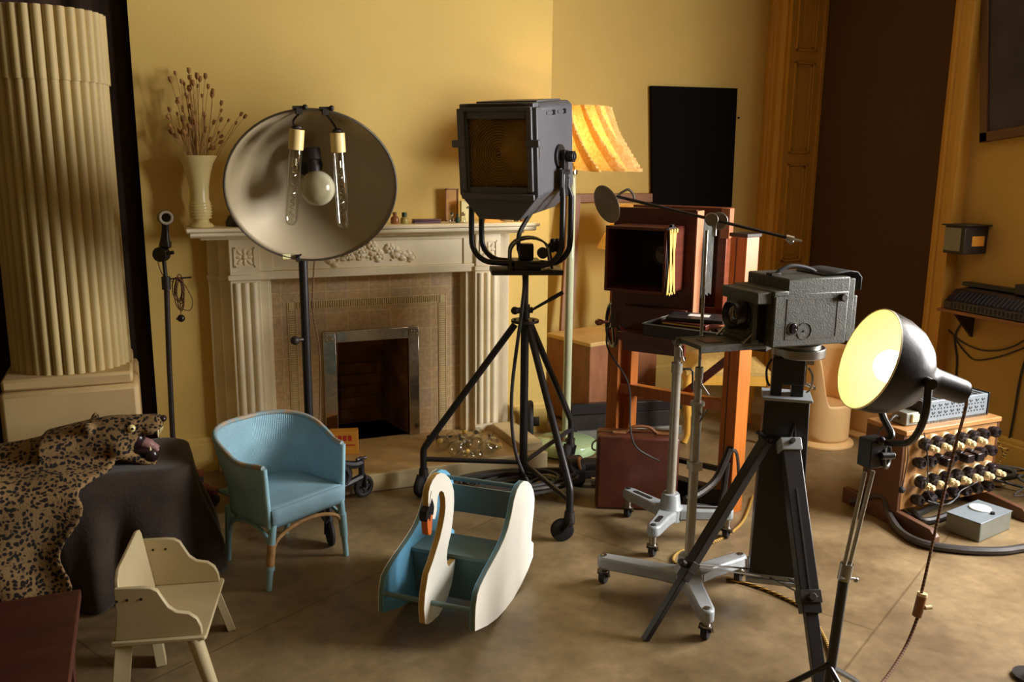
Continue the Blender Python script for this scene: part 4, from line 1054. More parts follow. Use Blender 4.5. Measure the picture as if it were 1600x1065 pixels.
bottle('bottle', 724, [(.014, 0), (.014, .004), (.013, .02), (.007, .028), (.008, .034)], M['clear'], [(.009, .034), (.011, .044), (.006, .053), (1e-6, .054)], M['nickel'], 'little glass bottle with a shiny stopper before the cream card box', 4.175)
x0, x1 = ay(646, 347, 4.18).x, ay(688, 347, 4.18).x
t = thing('spectacle_case', 'long plum coloured case lying on the mantelpiece', 'case', ((x0 + x1) / 2, 4.19, ZM))
obj('base', B().bb((x0, 4.165, ZM), (x1, 4.215, ZM + .011)), M['purple'], t, bevel=.003); obj('lid', B().bb((x0, 4.165, ZM + .012), (x1, 4.215, ZM + .02)), M['purple'], t, bevel=.004)
x0, x1 = ay(696, 300, 4.29).x, ay(716, 300, 4.29).x
t = thing('picture_frame', 'small glazed picture frame leaning on the wall above the mantelpiece', 'picture frame', ((x0 + x1) / 2, 4.29, ZM))
b = B()
for a, c in (((x0, 4.285, ZM), (x0 + .005, 4.296, ZM + .165)), ((x1 - .005, 4.285, ZM), (x1, 4.296, ZM + .165)), ((x0, 4.285, ZM), (x1, 4.296, ZM + .006)), ((x0, 4.285, ZM + .159), (x1, 4.296, ZM + .165))): b.bb(a, c)
obj('frame', b, M['rail'], t); obj('print', B().bb((x0 + .005, 4.29, ZM + .006), (x1 - .005, 4.295, ZM + .159)), mat('sepia_print', (190, 142, 70), .5, var=.25, scale=22), t)
x0, x1 = ay(721, 330, 4.235).x, ay(741, 330, 4.235).x
t = thing('card_box', 'small upright pale green card box with a dark printed label on the mantelpiece', 'box', ((x0 + x1) / 2, 4.25, ZM))
cb_ = obj('body', B().bb((x0, 4.235, ZM), (x1, 4.265, ZM + .105)), M['paper'], t, bevel=.001)
b = B(); xm = x0 + (x1 - x0) * .62
for k in range(5): b.bb((xm - .016 + k * .0066, 4.2343, ZM + .068), (xm - .0115 + k * .0066, 4.2352, ZM + .076 + .002 * (k % 2)))
b.bb((xm - .017, 4.2344, ZM + .0665), (xm + .017, 4.2352, ZM + .0678))
lab(obj('printed_label', b, M['bakelite'], cb_), 'small dark printed words')
x = ay(768, 345, 4.2).x
b = B(); b.prism([(-.05, 0), (.06, 0), (-.04, .03)], -.03, .03, Matrix(((1, 0, 0, x), (0, 0, -1, 4.2), (0, 1, 0, ZM), (0, 0, 0, 1)))); tag(obj('folded_card', b, M['paper_orange']), 'folded yellow card on the mantelpiece behind the spotlight yoke', 'card')
x = ay(791, 343, 4.22).x
b = B(); b.lathe([(.022, 0), (.03, .004), (.055, .024), (.058, .026), (.05, .022), (.028, .008), (1e-6, .006)], Matrix.Translation((x, 4.22, ZM)), 28); tag(obj('dish', b, M['cream']), 'shallow cream dish on the mantelpiece below the spotlight', 'dish')
for px, m, lb in ((806, 'old_iron', 'little dark metal part on the mantelpiece, nearer the cream dish'), (816, 'rail', 'little brown metal part at the right end of the mantelpiece')):
    c = ay(px, 342, 4.2); b = B(); b.cyl((c.x - .012, 4.2, ZM + .008), (c.x + .012, 4.195, ZM + .008), .008, n=12); b.bb((c.x - .006, 4.19, ZM), (c.x + .006, 4.21, ZM + .012)); tag(obj('metal_part', b, M[m]), lb, 'metal part', 'metal parts on the mantelpiece')

# ------------------------------------------------------------------ hearth things: orange carton, tongs, clear bulbs
t = thing('carton', 'orange card carton with red print standing on the hearth by the lamp wheel', 'box', (.865, 4.12, .08))
CB = frame((.865, 4.12, .08), (.97, -.25)); cb_ = obj('body', B().bb((-.075, -.035, 0), (.065, .035, .115), CB), M['paper_orange'], t, bevel=.002)
b = B()
for k in range(4): b.bb((-.055 + k * .024, -.0362, .07), (-.038 + k * .024, -.0352, .098), CB)
b.bb((-.06, -.0362, .045), (.05, -.0352, .052), CB); lab(obj('red_print', b, M['red'], cb_), 'red print')
b = B(); p, q = V((1.31, 4.16, .094)), V((1.43, 4.13, .094)); b.cyl(p, q, .006, n=8); b.ball(p, .012); b.cyl(p.lerp(q, .3), p.lerp(q, .42), .012, n=8)
tag(obj('iron_rod', b, M['old_iron']), 'short black iron rod lying on the hearth by the clear bulbs', 'rod')
rnd = random.Random(4)
bulbs = [(692, 690, .13, .036), (713, 700, .09, .043), (728, 688, .12, .036), (741, 692, .11, .043), (760, 701, .10, .043), (747, 676, .15, .030), (722, 712, .095, .030), (769, 693, .115, .036), (752, 708, .095, .030), (705, 683, .12, .030)]
proto = {}
dirs = [(-.4, -.6, .3), (.7, .5, .2), (.2, .9, .5), (-.8, .4, .3), (.9, -.2, .15)]
words = ['leftmost clear glass bulb lying on the hearth, below the ribbed tile border', 'biggest clear bulb at the front left of the heap on the hearth', 'clear bulb in the middle of the heap on the hearth', 'clear bulb behind the big right-hand one on the hearth', 'big clear bulb at the front right of the heap on the hearth', 'small clear bulb at the back of the heap, beneath the fluted pilaster', 'small clear bulb in front of the biggest one on the hearth', 'clear bulb at the right of the heap by the end kerb', 'small clear bulb at the front of the heap between two big ones', 'small clear bulb at the back left of the heap on the hearth']
seen = []
for k, (px, py, z, r) in enumerate(bulbs):
    c = fl(px, py, .08 + r); 
    for it in range(30):
        for (q, rr) in seen:
            dd = V((c.x - q.x, c.y - q.y, 0)); mn = (r + rr) * .98
            if (c - q).length < mn: c = V((*(q + (dd.normalized() if dd.length > 1e-4 else V((1, 0, 0))) * mn).to_2d(), c.z))
    if c.y > 4.16 and 1.5 < c.x: c.y = 4.16
    seen.append((c, r))
    t = thing('light_bulb', words[k], 'bulb', (c.x, c.y, .08), 'clear bulbs on the hearth')
    d = V(dirs[k % 5]).normalized(); ax = axis(c, d)
    pr = [(1e-6, -r)] + [(r * math.sin(a), -r * math.cos(a)) for a in [PI * i / 14 for i in range(1, 12)]] + [(r * .42, r * 1.05), (r * .33, r * 1.25)]
    g = obj('glass_envelope', B().lathe(pr, ax, 26, caps=False), M['clear'], t)
    b = B(); b.lathe([(r * .34, r * 1.2), (r * .36, r * 1.3), (r * .36, r * 1.75), (r * .2, r * 1.85), (1e-6, r * 1.87)], ax, 16); obj('cap', b, M['steel'] if k % 2 else M['brass'], t)
    b = B(); b.tube([ax @ V((0, 0, r * 1.2)), ax @ V((0, 0, r * .4)), ax @ V((r * .3, 0, 0)), ax @ V((-r * .3, 0, -.1 * r))], .0014, 5); b.lathe([(r * .2, r * 1.2), (r * .16, r * .7), (1e-6, r * .5)], ax, 10); obj('filament', b, M['nickel'], g)

# ------------------------------------------------------------------ standard lamp with glass column and spiral shade
LX, LY = 2.005, 3.96
t = thing('standard_lamp', 'standard lamp with pale green glass base and column and lit swirled parchment shade', 'floor lamp', (LX, LY, 0))
b = B(); b.lathe([(.03, 0), (.15, .0), (.162, .008), (.165, .02), (.165, .045), (.160, .056), (.150, .060), (1e-6, .060)], Matrix.Translation((LX, LY, 0)), 48); lab(obj('base', b, M['green_base'], t), 'thick round pale green glass base')
b = B(); b.cyl((LX, LY, .06), (LX, LY, .064), .05, n=32); b.cyl((LX, LY, .064), (LX, LY, .11), .016, n=18); b.cyl((LX, LY, .064), (LX, LY, 1.47), .0055, n=10); obj('centre_rod', b, M['nickel'], t)
b = B(); b.lathe([(.019, .075), (.0215, .09), (.0215, 1.44), (.019, 1.455)], Matrix.Translation((LX, LY, 0)), 20, caps=False); lab(obj('glass_column', b, M['green_glass'], t), 'pale green glass tube')
b = B()
for k in range(6):
    a = k * PI / 3; b.cyl((LX + .016 * math.cos(a), LY + .016 * math.sin(a), .08), (LX + .016 * math.cos(a), LY + .016 * math.sin(a), 1.44), .005, n=8)
obj('glass_rods', b, M['green_glass'], t)
b = B(); b.cyl((LX, LY, 1.44), (LX, LY, 1.475), .028, n=20); b.cyl((LX, LY, 1.475), (LX, LY, 1.56), .014, n=14); obj('top_cap', b, M['nickel'], t, bevel=.003)
b = B(); NP = 15
def shd(u, v):
    tw = u * 2 * PI; ph = NP * tw - v * 8.0
    rr = .165 + (.295 - .165) * v ** 1.15 - .012 * math.sin(PI * v)
    amp = .045 + .075 * v; f = (ph / (2 * PI)) % 1.0; saw = (f if f < .8 else (1 - f) * 4) - .4
    r = rr + amp * saw * 1.4; z = 1.765 - .305 * v - .012 * v * saw
    return (LX + r * math.cos(tw), LY + r * math.sin(tw), z)
b.grid(shd, 360, 18)
for k in range(NP):                        # each pleat is folded back under the next one: a second layer of parchment along the fold
    def fold(u, v, k=k):
        f = .50 + .34 * u; tw = (2 * PI * (k + f) + v * 8.0) / NP
        x, y, z = shd((tw / (2 * PI)) % 1.0, v); d = V((x - LX, y - LY, 0)).normalized() * (-.004 - .008 * (1 - u)); return (x + d.x, y + d.y, z)
    b.grid(fold, 4, 18)
b.uv = [None] * len(b.f); b.has_uv = False
lab(obj('lamp_shade', b, M['shade'], t, ang=70), 'swirled pleated parchment shade glowing yellow')
b = B(); b.torus(Matrix.Translation((LX, LY, 1.765)), .165, .003, 40, 6)
for k in range(3): a = k * 2.094; b.cyl((LX, LY, 1.56), (LX + .165 * math.cos(a), LY + .165 * math.sin(a), 1.765), .002, n=6)
obj('shade_ring', b, M['brass'], t)
b = B(); b.ball((LX, LY, 1.60), .032, n=18, m=12, sc=(1, 1, 1.15)); obj('bulb', b, emis('lit_bulb', (255, 224, 150), 150), t)

# second shade of which only a corner shows, on the chest behind the big wooden camera
lx, ly = 2.70, 4.53
t = thing('table_lamp', 'small lit lamp with plain yellow shade on the chest, mostly hidden by the wooden camera', 'lamp', (lx, ly, .51))
b = B(); b.lathe([(.075, 1.26), (.205, 1.00)], Matrix.Translation((lx, ly, 0)), 40, caps=False); obj('lamp_shade', b, M['shade'], t)
b = B(); b.lathe([(.018, .54), (.03, .62), (.05, .74), (.03, .88), (.012, .94), (.012, 1.1)], Matrix.Translation((lx, ly, 0)), 24); obj('stem', b, M['rail'], t); b = B(); b.lathe([(.09, .511), (.09, .525), (.02, .545)], Matrix.Translation((lx, ly, 0)), 30); obj('base', b, M['rail'], t)
b = B(); b.ball((lx, ly, 1.13), .03); obj('bulb', b, emis('dim_lit_bulb', (255, 196, 110), 14), t)

# ------------------------------------------------------------------ alcove: rail, plank, veneered box, black board
struct('trim_4', B().bb((2.3, YA - .03, 1.255), (3.2, YA, 1.31)), M['rail'], label='brown wooden rail on the alcove wall', bevel=.004)
pb = ay(893, 310, 4.72); 
b = B(); p0 = ay(888, 560, 4.60); p1 = ay(896, 306, 4.80)
b.beam(V((p0.x - .005, 4.66, .0)), V((p1.x, 4.80, 1.30)), .085, .03, upv=(0, 1, 0)); b.v = [(x, y, max(0.0, z)) for x, y, z in b.v]
tag(obj('wooden_plank', b, M['rail']), 'narrow brown plank leaning upright behind the glass standard lamp', 'plank')
t = thing('veneered_box', 'brown wooden chest with a pale top beyond the standard lamp', 'chest', (2.55, 4.45, 0))
XB = frame((2.285, 4.235, 0), (.965, .26))
obj('body', B().bb((0, 0, .02), (.55, .36, .485), XB), M['walnut'], t, bevel=.004); lab(obj('top', B().bb((-.012, -.012, .485), (.56, .37, .51), XB), M['pale_top'], t, bevel=.005), 'pale wooden lid')
obj('plinth', B().bb((.015, .015, 0), (.535, .345, .02), XB), M['walnut_dark'], t)
tl_, tr_, bl_ = ay(1018, 134, YA - .03), ay(1152, 138, YA - .03), ay(1020, 330, YA - .03)
t = thing('black_board', 'matt black square board hung on the alcove wall', 'board', ((tl_.x + tr_.x) / 2, YA - .02, 1.2))
b = B(); b.add([(tl_.x, YA - .034, tl_.z), (tr_.x, YA - .034, tr_.z), (tr_.x + .01, YA - .034, 1.2), (bl_.x, YA - .034, 1.2), (tl_.x, YA - .004, tl_.z), (tr_.x, YA - .004, tr_.z), (tr_.x + .01, YA - .004, 1.2), (bl_.x, YA - .004, 1.2)], [(0, 1, 2, 3), (7, 6, 5, 4), (0, 4, 5, 1), (1, 5, 6, 2), (2, 6, 7, 3), (3, 7, 4, 0)]); obj('panel', b, M['black_board'], t)
b = B(); c = ay(1153, 184, YA - .02); b.cyl(c, c + V((.012, 0, 0)), .006, n=8); obj('peg', b, M['black_board'], t)
# long low metal chests and a spoked wheel on the floor behind the suitcase
t = thing('equipment_case', 'long low dark grey metal case on the floor behind the suitcase', 'case', (2.45, 3.98, 0))
EC = frame((2.11, 4.115, 0), (.985, -.17))
obj('body', B().bb((0, 0, 0.02), (.64, .10, .14), EC), M['old_iron'], t, bevel=.006); lab(obj('rail', B().bb((.0, -.012, .142), (.65, .03, .20), EC), M['black_metal'], t, bevel=.004), 'black top rail'); obj('lower_rail', B().bb((.03, -.025, .0), (.65, .0, .05), EC), M['greybox'], t, bevel=.004)
t = thing('spoked_wheel', 'dark wheel leaning behind the green lamp base', 'wheel', (1.90, 4.12, 0))
c = V((1.885, 4.16, .118)); d = V((.92, -.39, 0)).normalized()
b = B(); b.torus(axis(c, d), .098, .018, 36, 10); obj('tyre', b, M['rubber'], t)
b = B(); b.cyl(c - d * .02, c + d * .05, .026, n=16)
for k in range(5):
    a = 2 * PI * k / 5; q = V((0, 0, 1)) * math.sin(a) + d.cross(V((0, 0, 1))) * math.cos(a); b.beam(c, c + q * .098, .02, .012, upv=tuple(d))
obj('spokes', b, M['old_iron'], t)
# lens unit lying before the green base
t = thing('motor_unit', 'dark rounded metal unit lying on the floor before the green lamp base', 'equipment', (2.0, 3.62, 0))
MU = frame((1.80, 3.515, 0), (.92, -.1)) @ Matrix.Scale(.86, 4)
b = B(); b.cyl(MU @ V((-.02, .0, .075)), MU @ V((.07, .0, .075)), .072, n=24); b.torus(axis(MU @ V((-.02, 0, .075)), MU.to_3x3() @ V((1, 0, 0))), .055, .014, 24, 8); obj('body', b, M['black_metal'], t, bevel=.004)
b = B(); b.cyl(MU @ V((.07, .0, .10)), MU @ V((.26, -.02, .10)), .034, n=18); b.bb((.05, -.06, .04), (.27, .05, .085), MU); obj('barrel', b, M['old_iron'], t, bevel=.006)
b = B(); b.torus(axis(MU @ V((.045, -.05, .13)), MU.to_3x3() @ V((.8, -.5, .2))), .026, .008, 20, 8); obj('winding', b, M['rail'], t)
b = B(); b.cyl(MU @ V((.10, -.08, .035)), MU @ V((.20, -.12, .035)), .022, n=14); b.cyl(MU @ V((.20, -.12, .035)), MU @ V((.23, -.13, .035)), .012, n=12); lab(obj('handle', b, M['steel'], t), 'bare steel handle')

# ------------------------------------------------------------------ brown suitcase
t = thing('suitcase', 'red-brown fibre suitcase standing upright on the floor with a tan handle', 'suitcase', (1.98, 3.16, 0))
SC = frame((1.772, 3.195, 0), (.318, -.160)); LS = .356
obj('body', B().bb((0, 0, 0), (LS, .075, .335), SC), M['brown_case'], t, bevel=.012); obj('lid', B().bb((0, .077, 0), (LS, .14, .335), SC), M['brown_case'], t, bevel=.012)
b = B(); b.tube([SC @ V(p) for p in spline([(.10, .06, .336), (.125, .06, .342), (.15, .06, .362), (.19, .06, .368), (.23, .06, .362), (.255, .06, .342), (.28, .06, .336)], 6)], [.008] * 6 + [.007] * 24 + [.008] * 7, 8); h = obj('handle', b, M['leather_tan'], t)
for x in (.095, .285): obj('handle_mount', B().bb((x - .028, .045, .335), (x + .028, .075, .341), SC), M['leather_tan'], t, bevel=.002)
b = B(); b.tube([SC @ V(p) for p in spline([(.0, .06, .30), (-.018, .06, .285), (-.02, .06, .26), (-.005, .06, .25)], 5)], .004, 8); obj('clasp', b, M['steel'], t)

# ------------------------------------------------------------------ big wooden studio camera on its two-post stand
t = thing('studio_camera', 'big mahogany studio camera with square hood on a two-post wooden stand', 'camera', (2.2, 3.2, 0))
KC = frame((1.9, 2.92, 0), (.6, -.8))        # X across (to the viewer's right), Y back along the lens axis, origin below the hood's near front edge
hz0, hz1 = .985, 1.25
def kb(b, p, q): return b.bb(p, q, KC)
b = B()                                      # hood: open box with thin walls and brass scissor struts on its side
wt = .012; hx0, hx1 = -.262, 0; hd = .21
kb(b, (hx0, 0, hz1 - wt), (hx1, hd, hz1)); kb(b, (hx0, 0, hz0), (hx1, hd, hz0 + wt)); kb(b, (hx0, 0, hz0), (hx0 + wt, hd, hz1)); kb(b, (hx1 - wt, 0, hz0), (hx1, hd, hz1))
hood = obj('lens_hood', b, M['mahog'], t, bevel=.002)
b = B(); kb(b, (hx0 + wt, .045, hz0 + wt), (hx1 - wt, hd - .01, hz1 - wt))
b = B(); kb(b, (hx0 + wt, hd - .03, hz0 + wt), (hx1 - wt, hd - .01, hz1 - wt)); obj('hood_lining', b, M['black_cloth'], hood)
b = B(); cz = (hz0 + hz1) / 2; b.lathe([(.048, 0), (.048, .05), (.036, .055), (.036, .045), (1e-6, .04)], axis(KC @ V((-.06, hd - .03, cz + .015)), KC.to_3x3() @ V((0, -1, 0))), 28); lab(obj('lens', b, M['lens'], hood), 'dark round lens deep in the hood')
b = B(); kb(b, (hx1, .004, hz0 - .002), (hx1 + .004, .088, hz1 + .002)); kb(b, (hx1 - .01, .05, hz1), (hx1 + .002, .07, hz1 + .012)); obj('side_gap', b, M['black_cloth'], hood)
for k, (ya, yb_) in enumerate(((.008, .040), (.040, .008), (.045, .078), (.078, .045))):
    b = B(); b.beam(KC @ V((hx1 + .008 + .003 * (k % 2), ya, hz0 + .002)), KC @ V((hx1 + .008 + .003 * (k % 2), yb_, hz1 - .006)), .018, .003, upv=tuple(KC.to_3x3() @ V((1, 0, 0)))); obj('brass_strut', b, M['brass'], hood)
for y in (.015, .045, .075):
    b = B(); b.cyl(KC @ V((hx1 + .004, y, hz1 - .012)), KC @ V((hx1 + .016, y, hz1 - .012)), .009, n=14); b.cyl(KC @ V((hx1 + .004, y, hz0 + .004)), KC @ V((hx1 + .016, y, hz0 + .004)), .006, n=10); obj('brass_screw', b, M['brass'], hood)
b = B(); kb(b, (-.32, .215, .80), (.045, .245, 1.315)); lab(obj('front_standard', b, M['mahog'], t, bevel=.003), 'dark mahogany front panel')
b = B(); kb(b, (.045, .21, .78), (.052, .29, 1.31)); lab(obj('standard_edge', b, M['mahog_pale'], t, bevel=.002), 'side edge coloured paler for the light on it')
b = B(); kb(b, (-.25, .19, .70), (.03, .215, .90)); obj('lower_panel', b, M['mahog'], t, bevel=.004)
b = B()                                      # bellows: square concertina
nf_ = 9
for k in range(nf_ + 1): pass
prof = []
def bel(z0, z1, x0, x1, y0, y1, n):
    vs = []; fs = []
    for i in range(2 * n + 1):
        y = y0 + (y1 - y0) * i / (2 * n); s = 0 if i % 2 else .022
        for (x, z) in ((x0 + s, z0 + s), (x1 - s, z0 + s), (x1 - s, z1 - s), (x0 + s, z1 - s)): vs.append((x, y, z))
    for i in range(2 * n):
        for k in range(4): fs.append((i * 4 + k, i * 4 + (k + 1) % 4, i * 4 + 4 + (k + 1) % 4, i * 4 + 4 + k))
    return vs, fs
v_, f_ = bel(.93, 1.275, -.33, .035, .245, .52, 6); b.add(v_, f_, KC); obj('bellows', b, M['leather'], t, smooth=False)
b = B()
for x0, x1 in ((-.36, -.32), (.045, .085)): kb(b, (x0, .52, .84), (x1, .585, 1.30))
kb(b, (-.36, .52, 1.265), (.085, .585, 1.312)); kb(b, (-.36, .52, .82), (.085, .585, .87)); kb(b, (-.33, .56, .86), (.06, .58, 1.28)); lab(obj('back_standard', b, M['mahog2'], t, bevel=.003), 'lighter mahogany back frame')
b = B(); kb(b, (.06, .50, 1.18), (.10, .56, 1.31)); obj('lit_side_strip', b, M['mahog_lit'], t, bevel=.002)  # pale strip paints in the light on the back frame's right side
b = B(); kb(b, (-.24, .10, .765), (.05, .70, .80)); obj('bed', b, M['mahog'], t, bevel=.003)
P1, P2 = V((2.315, 2.97, 0)), V((2.02, 3.47, 0))
pdir = (P1 - P2).normalized(); PF = frame((0, 0, 0), (pdir.x, pdir.y))
def post(name, p, h, lbl, w=.082):
    m = frame(p, (.97, .24)); o = obj(name, B().bb((-w / 2, -w / 2, .0), (w / 2, w / 2, h), m), M['post'], t, bevel=.003); lab(o, lbl); return o, m
o, m = post('post', P1, 1.21, 'orange-brown pine post nearest the reflex camera'); b = B().bb((-.047, -.047, 1.205), (.047, .047, 1.22), m); lab(obj('post_cap', b, M['old_iron'], o, bevel=.002), 'dark metal cap')
b = B(); b.bb((-.0425, .008, .1), (-.040, .014, 1.2), m); obj('groove', b, M['walnut_dark'], o)
o, m = post('post', P2, 1.0, 'orange-brown pine post beside the hand wheel', .07)
b = B(); b.beam(P2 + V((0, 0, .47)), P1 + V((0, 0, .47)), .045, .05); obj('cross_rail', b, M['post'], t, bevel=.003)
b = B(); b.beam(P2 + V((.02, -.02, .76)), P1 + V((0, 0, .76)), .05, .06); obj('cross_rail', b, M['mahog'], t, bevel=.003)
b = B(); b.beam(P1 + (P2 - P1) * .45 + V((.05, .04, .47)), P1 + V((.05, .04, .72)), .02, .035); obj('brace', b, M['mahog2'], t, bevel=.002)
q = P2 + V((.09, -.12, 0))
b = B(); b.beam(P2 + V((.045, -.06, .02)), P2 + V((.045, -.06, .76)), .04, .03); obj('upright_batten', b, M['post'], t, bevel=.002)
wc = ay(957, 507, 3.42); wd_ = V((.97, -.24, 0)).normalized()
b = B(); b.torus(axis(wc, wd_), .098, .0085, 40, 8)
for k in range(4): a = k * PI / 2 + .4; b.beam(wc, wc + (V((0, 0, 1)) * math.sin(a) + wd_.cross(V((0, 0, 1))) * math.cos(a)) * .098, .012, .008, upv=tuple(wd_))
b.cyl(wc - wd_ * .01, wc + wd_ * .10, .012); hw = obj('hand_wheel', b, M['black_metal'], t)
kp = ay(949, 503, 3.40); b = B(); b.lathe([(.006, 0), (.009, .008), (.006, .02), (.014, .045), (.016, .06), (.010, .07), (1e-6, .072)], axis(kp, ay(932, 503, 3.38) - kp), 16); lab(obj('wheel_handle', b, M['mahog2'], hw), 'turned wooden handle')
# cast iron base: rails, curved bracket at the near post
b = B(); b.beam(P2 + V((.05, -.03, .05)), P1 + V((-.02, .0, .05)), .06, .09); b.beam(P2 + V((.0, -.06, .19)), P1 + V((-.03, -.01, .19)), .03, .02); obj('base_rail', b, M['old_iron'], t, bevel=.004)
BK = frame(P1 + V((-.01, -.03, 0)), (-.55, -.1)); bx = BK @ Matrix(((1, 0, 0, 0), (0, 0, -1, 0), (0, 1, 0, 0), (0, 0, 0, 1)))
b = B()
for pts, r in ((spline([(.03, .30, 0), (.0, .27, 0), (-.02, .17, 0), (-.02, .08, 0), (.02, .03, 0), (.08, .02, 0)], 6), .018), (spline([(.03, .30, 0), (.06, .24, 0), (.11, .17, 0), (.20, .13, 0), (.28, .12, 0)], 6), .016), (spline([(.08, .02, 0), (.14, .05, 0), (.22, .075, 0), (.28, .08, 0)], 6), .016), ([(.04, .24, 0), (.05, .12, 0), (.08, .03, 0)], .014)): b.tube([bx @ V(p) for p in pts], r, 8)
obj('cast_bracket', b, M['old_iron'], t)
b = B(); b.tube(spline([KC @ V((-.30, .185, .86)), KC @ V((-.31, .16, .72)), V((1.93, 3.22, .55)), V((1.90, 3.14, .38)), V((1.895, 3.08, .31)), V((1.955, 3.05, .265)), V((1.985, 3.03, .25))], 8), .0042, 7); lab(obj('hanging_cable', b, M['cable'], t), 'thin grey cable hanging in front of the suitcase')

# ------------------------------------------------------------------ two grey castor stands
def castor(b, c, r=.03):
    d = V((.8, .6, 0)).normalized(); w = d.cross(V((0, 0, 1)))
    b.cyl(c + V((0, 0, r)) - w * .010, c + V((0, 0, r)) + w * .010, r, n=20); return b
def stand_base(t, o, feet, h, arm_m, slot, wr):
    b = B(); b.lathe([(.05, h - .05), (.052, h), (.042, h + .012), (.036, h + .055), (.033, h + .06), (.022, h + .062)], Matrix.Translation((o.x, o.y, 0)), 28); hub = obj('hub', b, arm_m, t)
    for e in feet:
        e = V((e[0], e[1], 0)); d = (e - o); L = d.length; d.normalize(); m = frame(o, (d.x, d.y)); b = B()
        out = [(.03, -.04), (.10, -.030), (L - .01, -.027), (L + .015, -.020), (L + .025, 0), (L + .015, .020), (L - .01, .027), (.10, .030), (.03, .04)]
        b.prism(out, h - .045, h, m); b.v = [(x, y, z) for x, y, z in b.v]
        a = obj('arm', b, arm_m, t, bevel=.008)
        if slot: obj('slot', B().prism([(.11, -.010), (L - .04, -.010), (L - .032, 0), (L - .04, .010), (.11, .010), (.104, 0)], h - .002, h + .0012, m), M['old_iron'], a)
        obj('bolt', B().lathe([(.011, h), (.011, h + .003), (.006, h + .005), (1e-6, h + .005)], Matrix.Translation(e), 14), M['steel'] if not slot else M['rubber'], a)
        b = B(); b.cyl(e + V((0, 0, wr * 1.9)), e + V((0, 0, h - .04)), .014, n=12); w = V((.6, -.8, 0))
        c = e + V((.012, .016, wr)); 
        for s in (-1, 1): b.beam(c + w * s * .015, e + w * s * .012 + V((0, 0, wr * 2.05)), .004, .022, upv=tuple(w))
        b.cyl(e + V((0, 0, wr * 1.95)), e + V((0, 0, wr * 2.15)), .02, n=14)
        fk = obj('castor_fork', b, M['steel'], a)
        b = B(); b.cyl(c - w * .011, c + w * .011, wr, n=22); b.cyl(c - w * .018, c + w * .018, .006, n=8); obj('castor_wheel', b, M['rubber'], fk, bevel=.003)
A_ = V((1.905, 2.815, 0))
t = thing('tray_stand', 'grey castor stand in front of the suitcase carrying the tray of plate holders', 'stand', tuple(A_))
stand_base(t, A_, [(1.852, 3.055), (1.745, 2.685), (2.115, 2.715)], .135, M['grey_paint'], True, .026)
b = B(); b.cyl(A_ + V((0, 0, .19)), A_ + V((0, 0, .71)), .0185, n=18); obj('pole', b, M['grey_pole'], t)
b = B(); b.cyl(A_ + V((0, 0, .70)), A_ + V((0, 0, .835)), .0145, n=16); b.cyl(A_ + V((0, 0, .695)), A_ + V((0, 0, .735)), .0225, n=18); obj('upper_pole', b, M['grey_pole'], t)
b = B(); q = A_ + V((0, 0, .71)); b.tube([q + V((.02, -.01, 0)), q + V((.05, -.02, 0)), q + V((.058, -.024, -.01)), q + V((.062, -.026, -.085))], .0045, 8); obj('locking_handle', b, M['old_iron'], t)
# tray: shallow rectangular box
cA, cB_ = V((1.79, 2.90, 0)), V((1.835, 2.455, 0)); 
TR = frame((1.795, 2.905, .835), (.30, -.50)); 
Lx, Ly = .50, .29
b = B(); b.bb((0, 0, 0), (Lx, Ly, .006), TR); b.bb((0, 0, 0), (Lx, .007, .047), TR); b.bb((0, Ly - .007, 0), (Lx, Ly, .047), TR); b.bb((0, 0, 0), (.007, Ly, .047), TR); b.bb((Lx - .007, 0, 0), (Lx, Ly, .047), TR)
obj('tray', b, M['old_iron'], t, bevel=.002)
b = B(); b.tube([TR @ V(p) for p in ((0, 0, .048), (Lx, 0, .048), (Lx, Ly, .048), (0, Ly, .048))], .003, 6, True); lab(obj('tray_rim', b, M['steel'], t), 'bare metal rim of the tray')
def holder(x0, y0, x1, y1, z0, z1, label, m, rot=0, extra=None, cat='plate holder', nm='plate_holder', grp='plate holders on the tray'):
    c = TR @ V(((x0 + x1) / 2, (y0 + y1) / 2, z0)); h = frame(c, (TR.to_3x3() @ V((math.cos(rot), math.sin(rot), 0))).to_2d()); a, d = (x1 - x0) / 2, (y1 - y0) / 2
    tt = thing(nm, label, cat, c, grp); bd = obj('body', B().bb((-a, -d, 0), (a, d, z1 - z0), h), m, tt, bevel=.002)
    return tt, h, a, d, z1 - z0
tt, h, a, d, z = holder(.05, .03, .26, .22, .006, .040, 'thick glossy dark plate holder at the bottom left of the tray', M['mahog'])
obj('slide', B().bb((-a + .01, -d - .002, z * .45), (a - .01, -d, z * .62), h), M['black_metal'], tt); obj('top_panel', B().bb((-a + .018, -d + .018, z), (a - .018, d - .018, z + .002), h), M['black_metal'], tt)
tt, h, a, d, z = holder(.06, .035, .25, .20, .042, .062, 'second dark plate holder, lying on the thick glossy one', M['mahog'])
obj('slide', B().bb((-a + .01, -d - .002, z * .45), (a - .01, -d, z * .7), h), M['brass'], tt)
tt, h, a, d, z = holder(.06, .06, .28, .21, .064, .078, 'topmost black plate holder with a white paper slip on it', M['black_metal'], .25)
lab(obj('paper_slip', B().bb((-.035, -.02, z), (.045, .035, z + .001), h), M['white'], tt), 'white paper slip')
tt, h, a, d, z = holder(.29, .07, .46, .24, .006, .030, 'pale edged book lying under the red-brown holder on the tray', M['cream'], -.08, cat='book', nm='book', grp=None)
obj('cover', B().bb((-a - .003, -d - .003, z), (a + .003, d + .003, z + .003), h), M['bakelite'], tt)
b = B()
for k in range(9): b.bb((-a - .0012, -d + .03 + k * .013, .007), (-a, -d + .037 + k * .013, .017), h)
for k in range(9): b.bb((-a + .03 + k * .013, -d - .0012, .007), (-a + .037 + k * .013, -d, .017), h)
lab(obj('spine_print', b, M['bakelite'], tt), 'dark printed words')
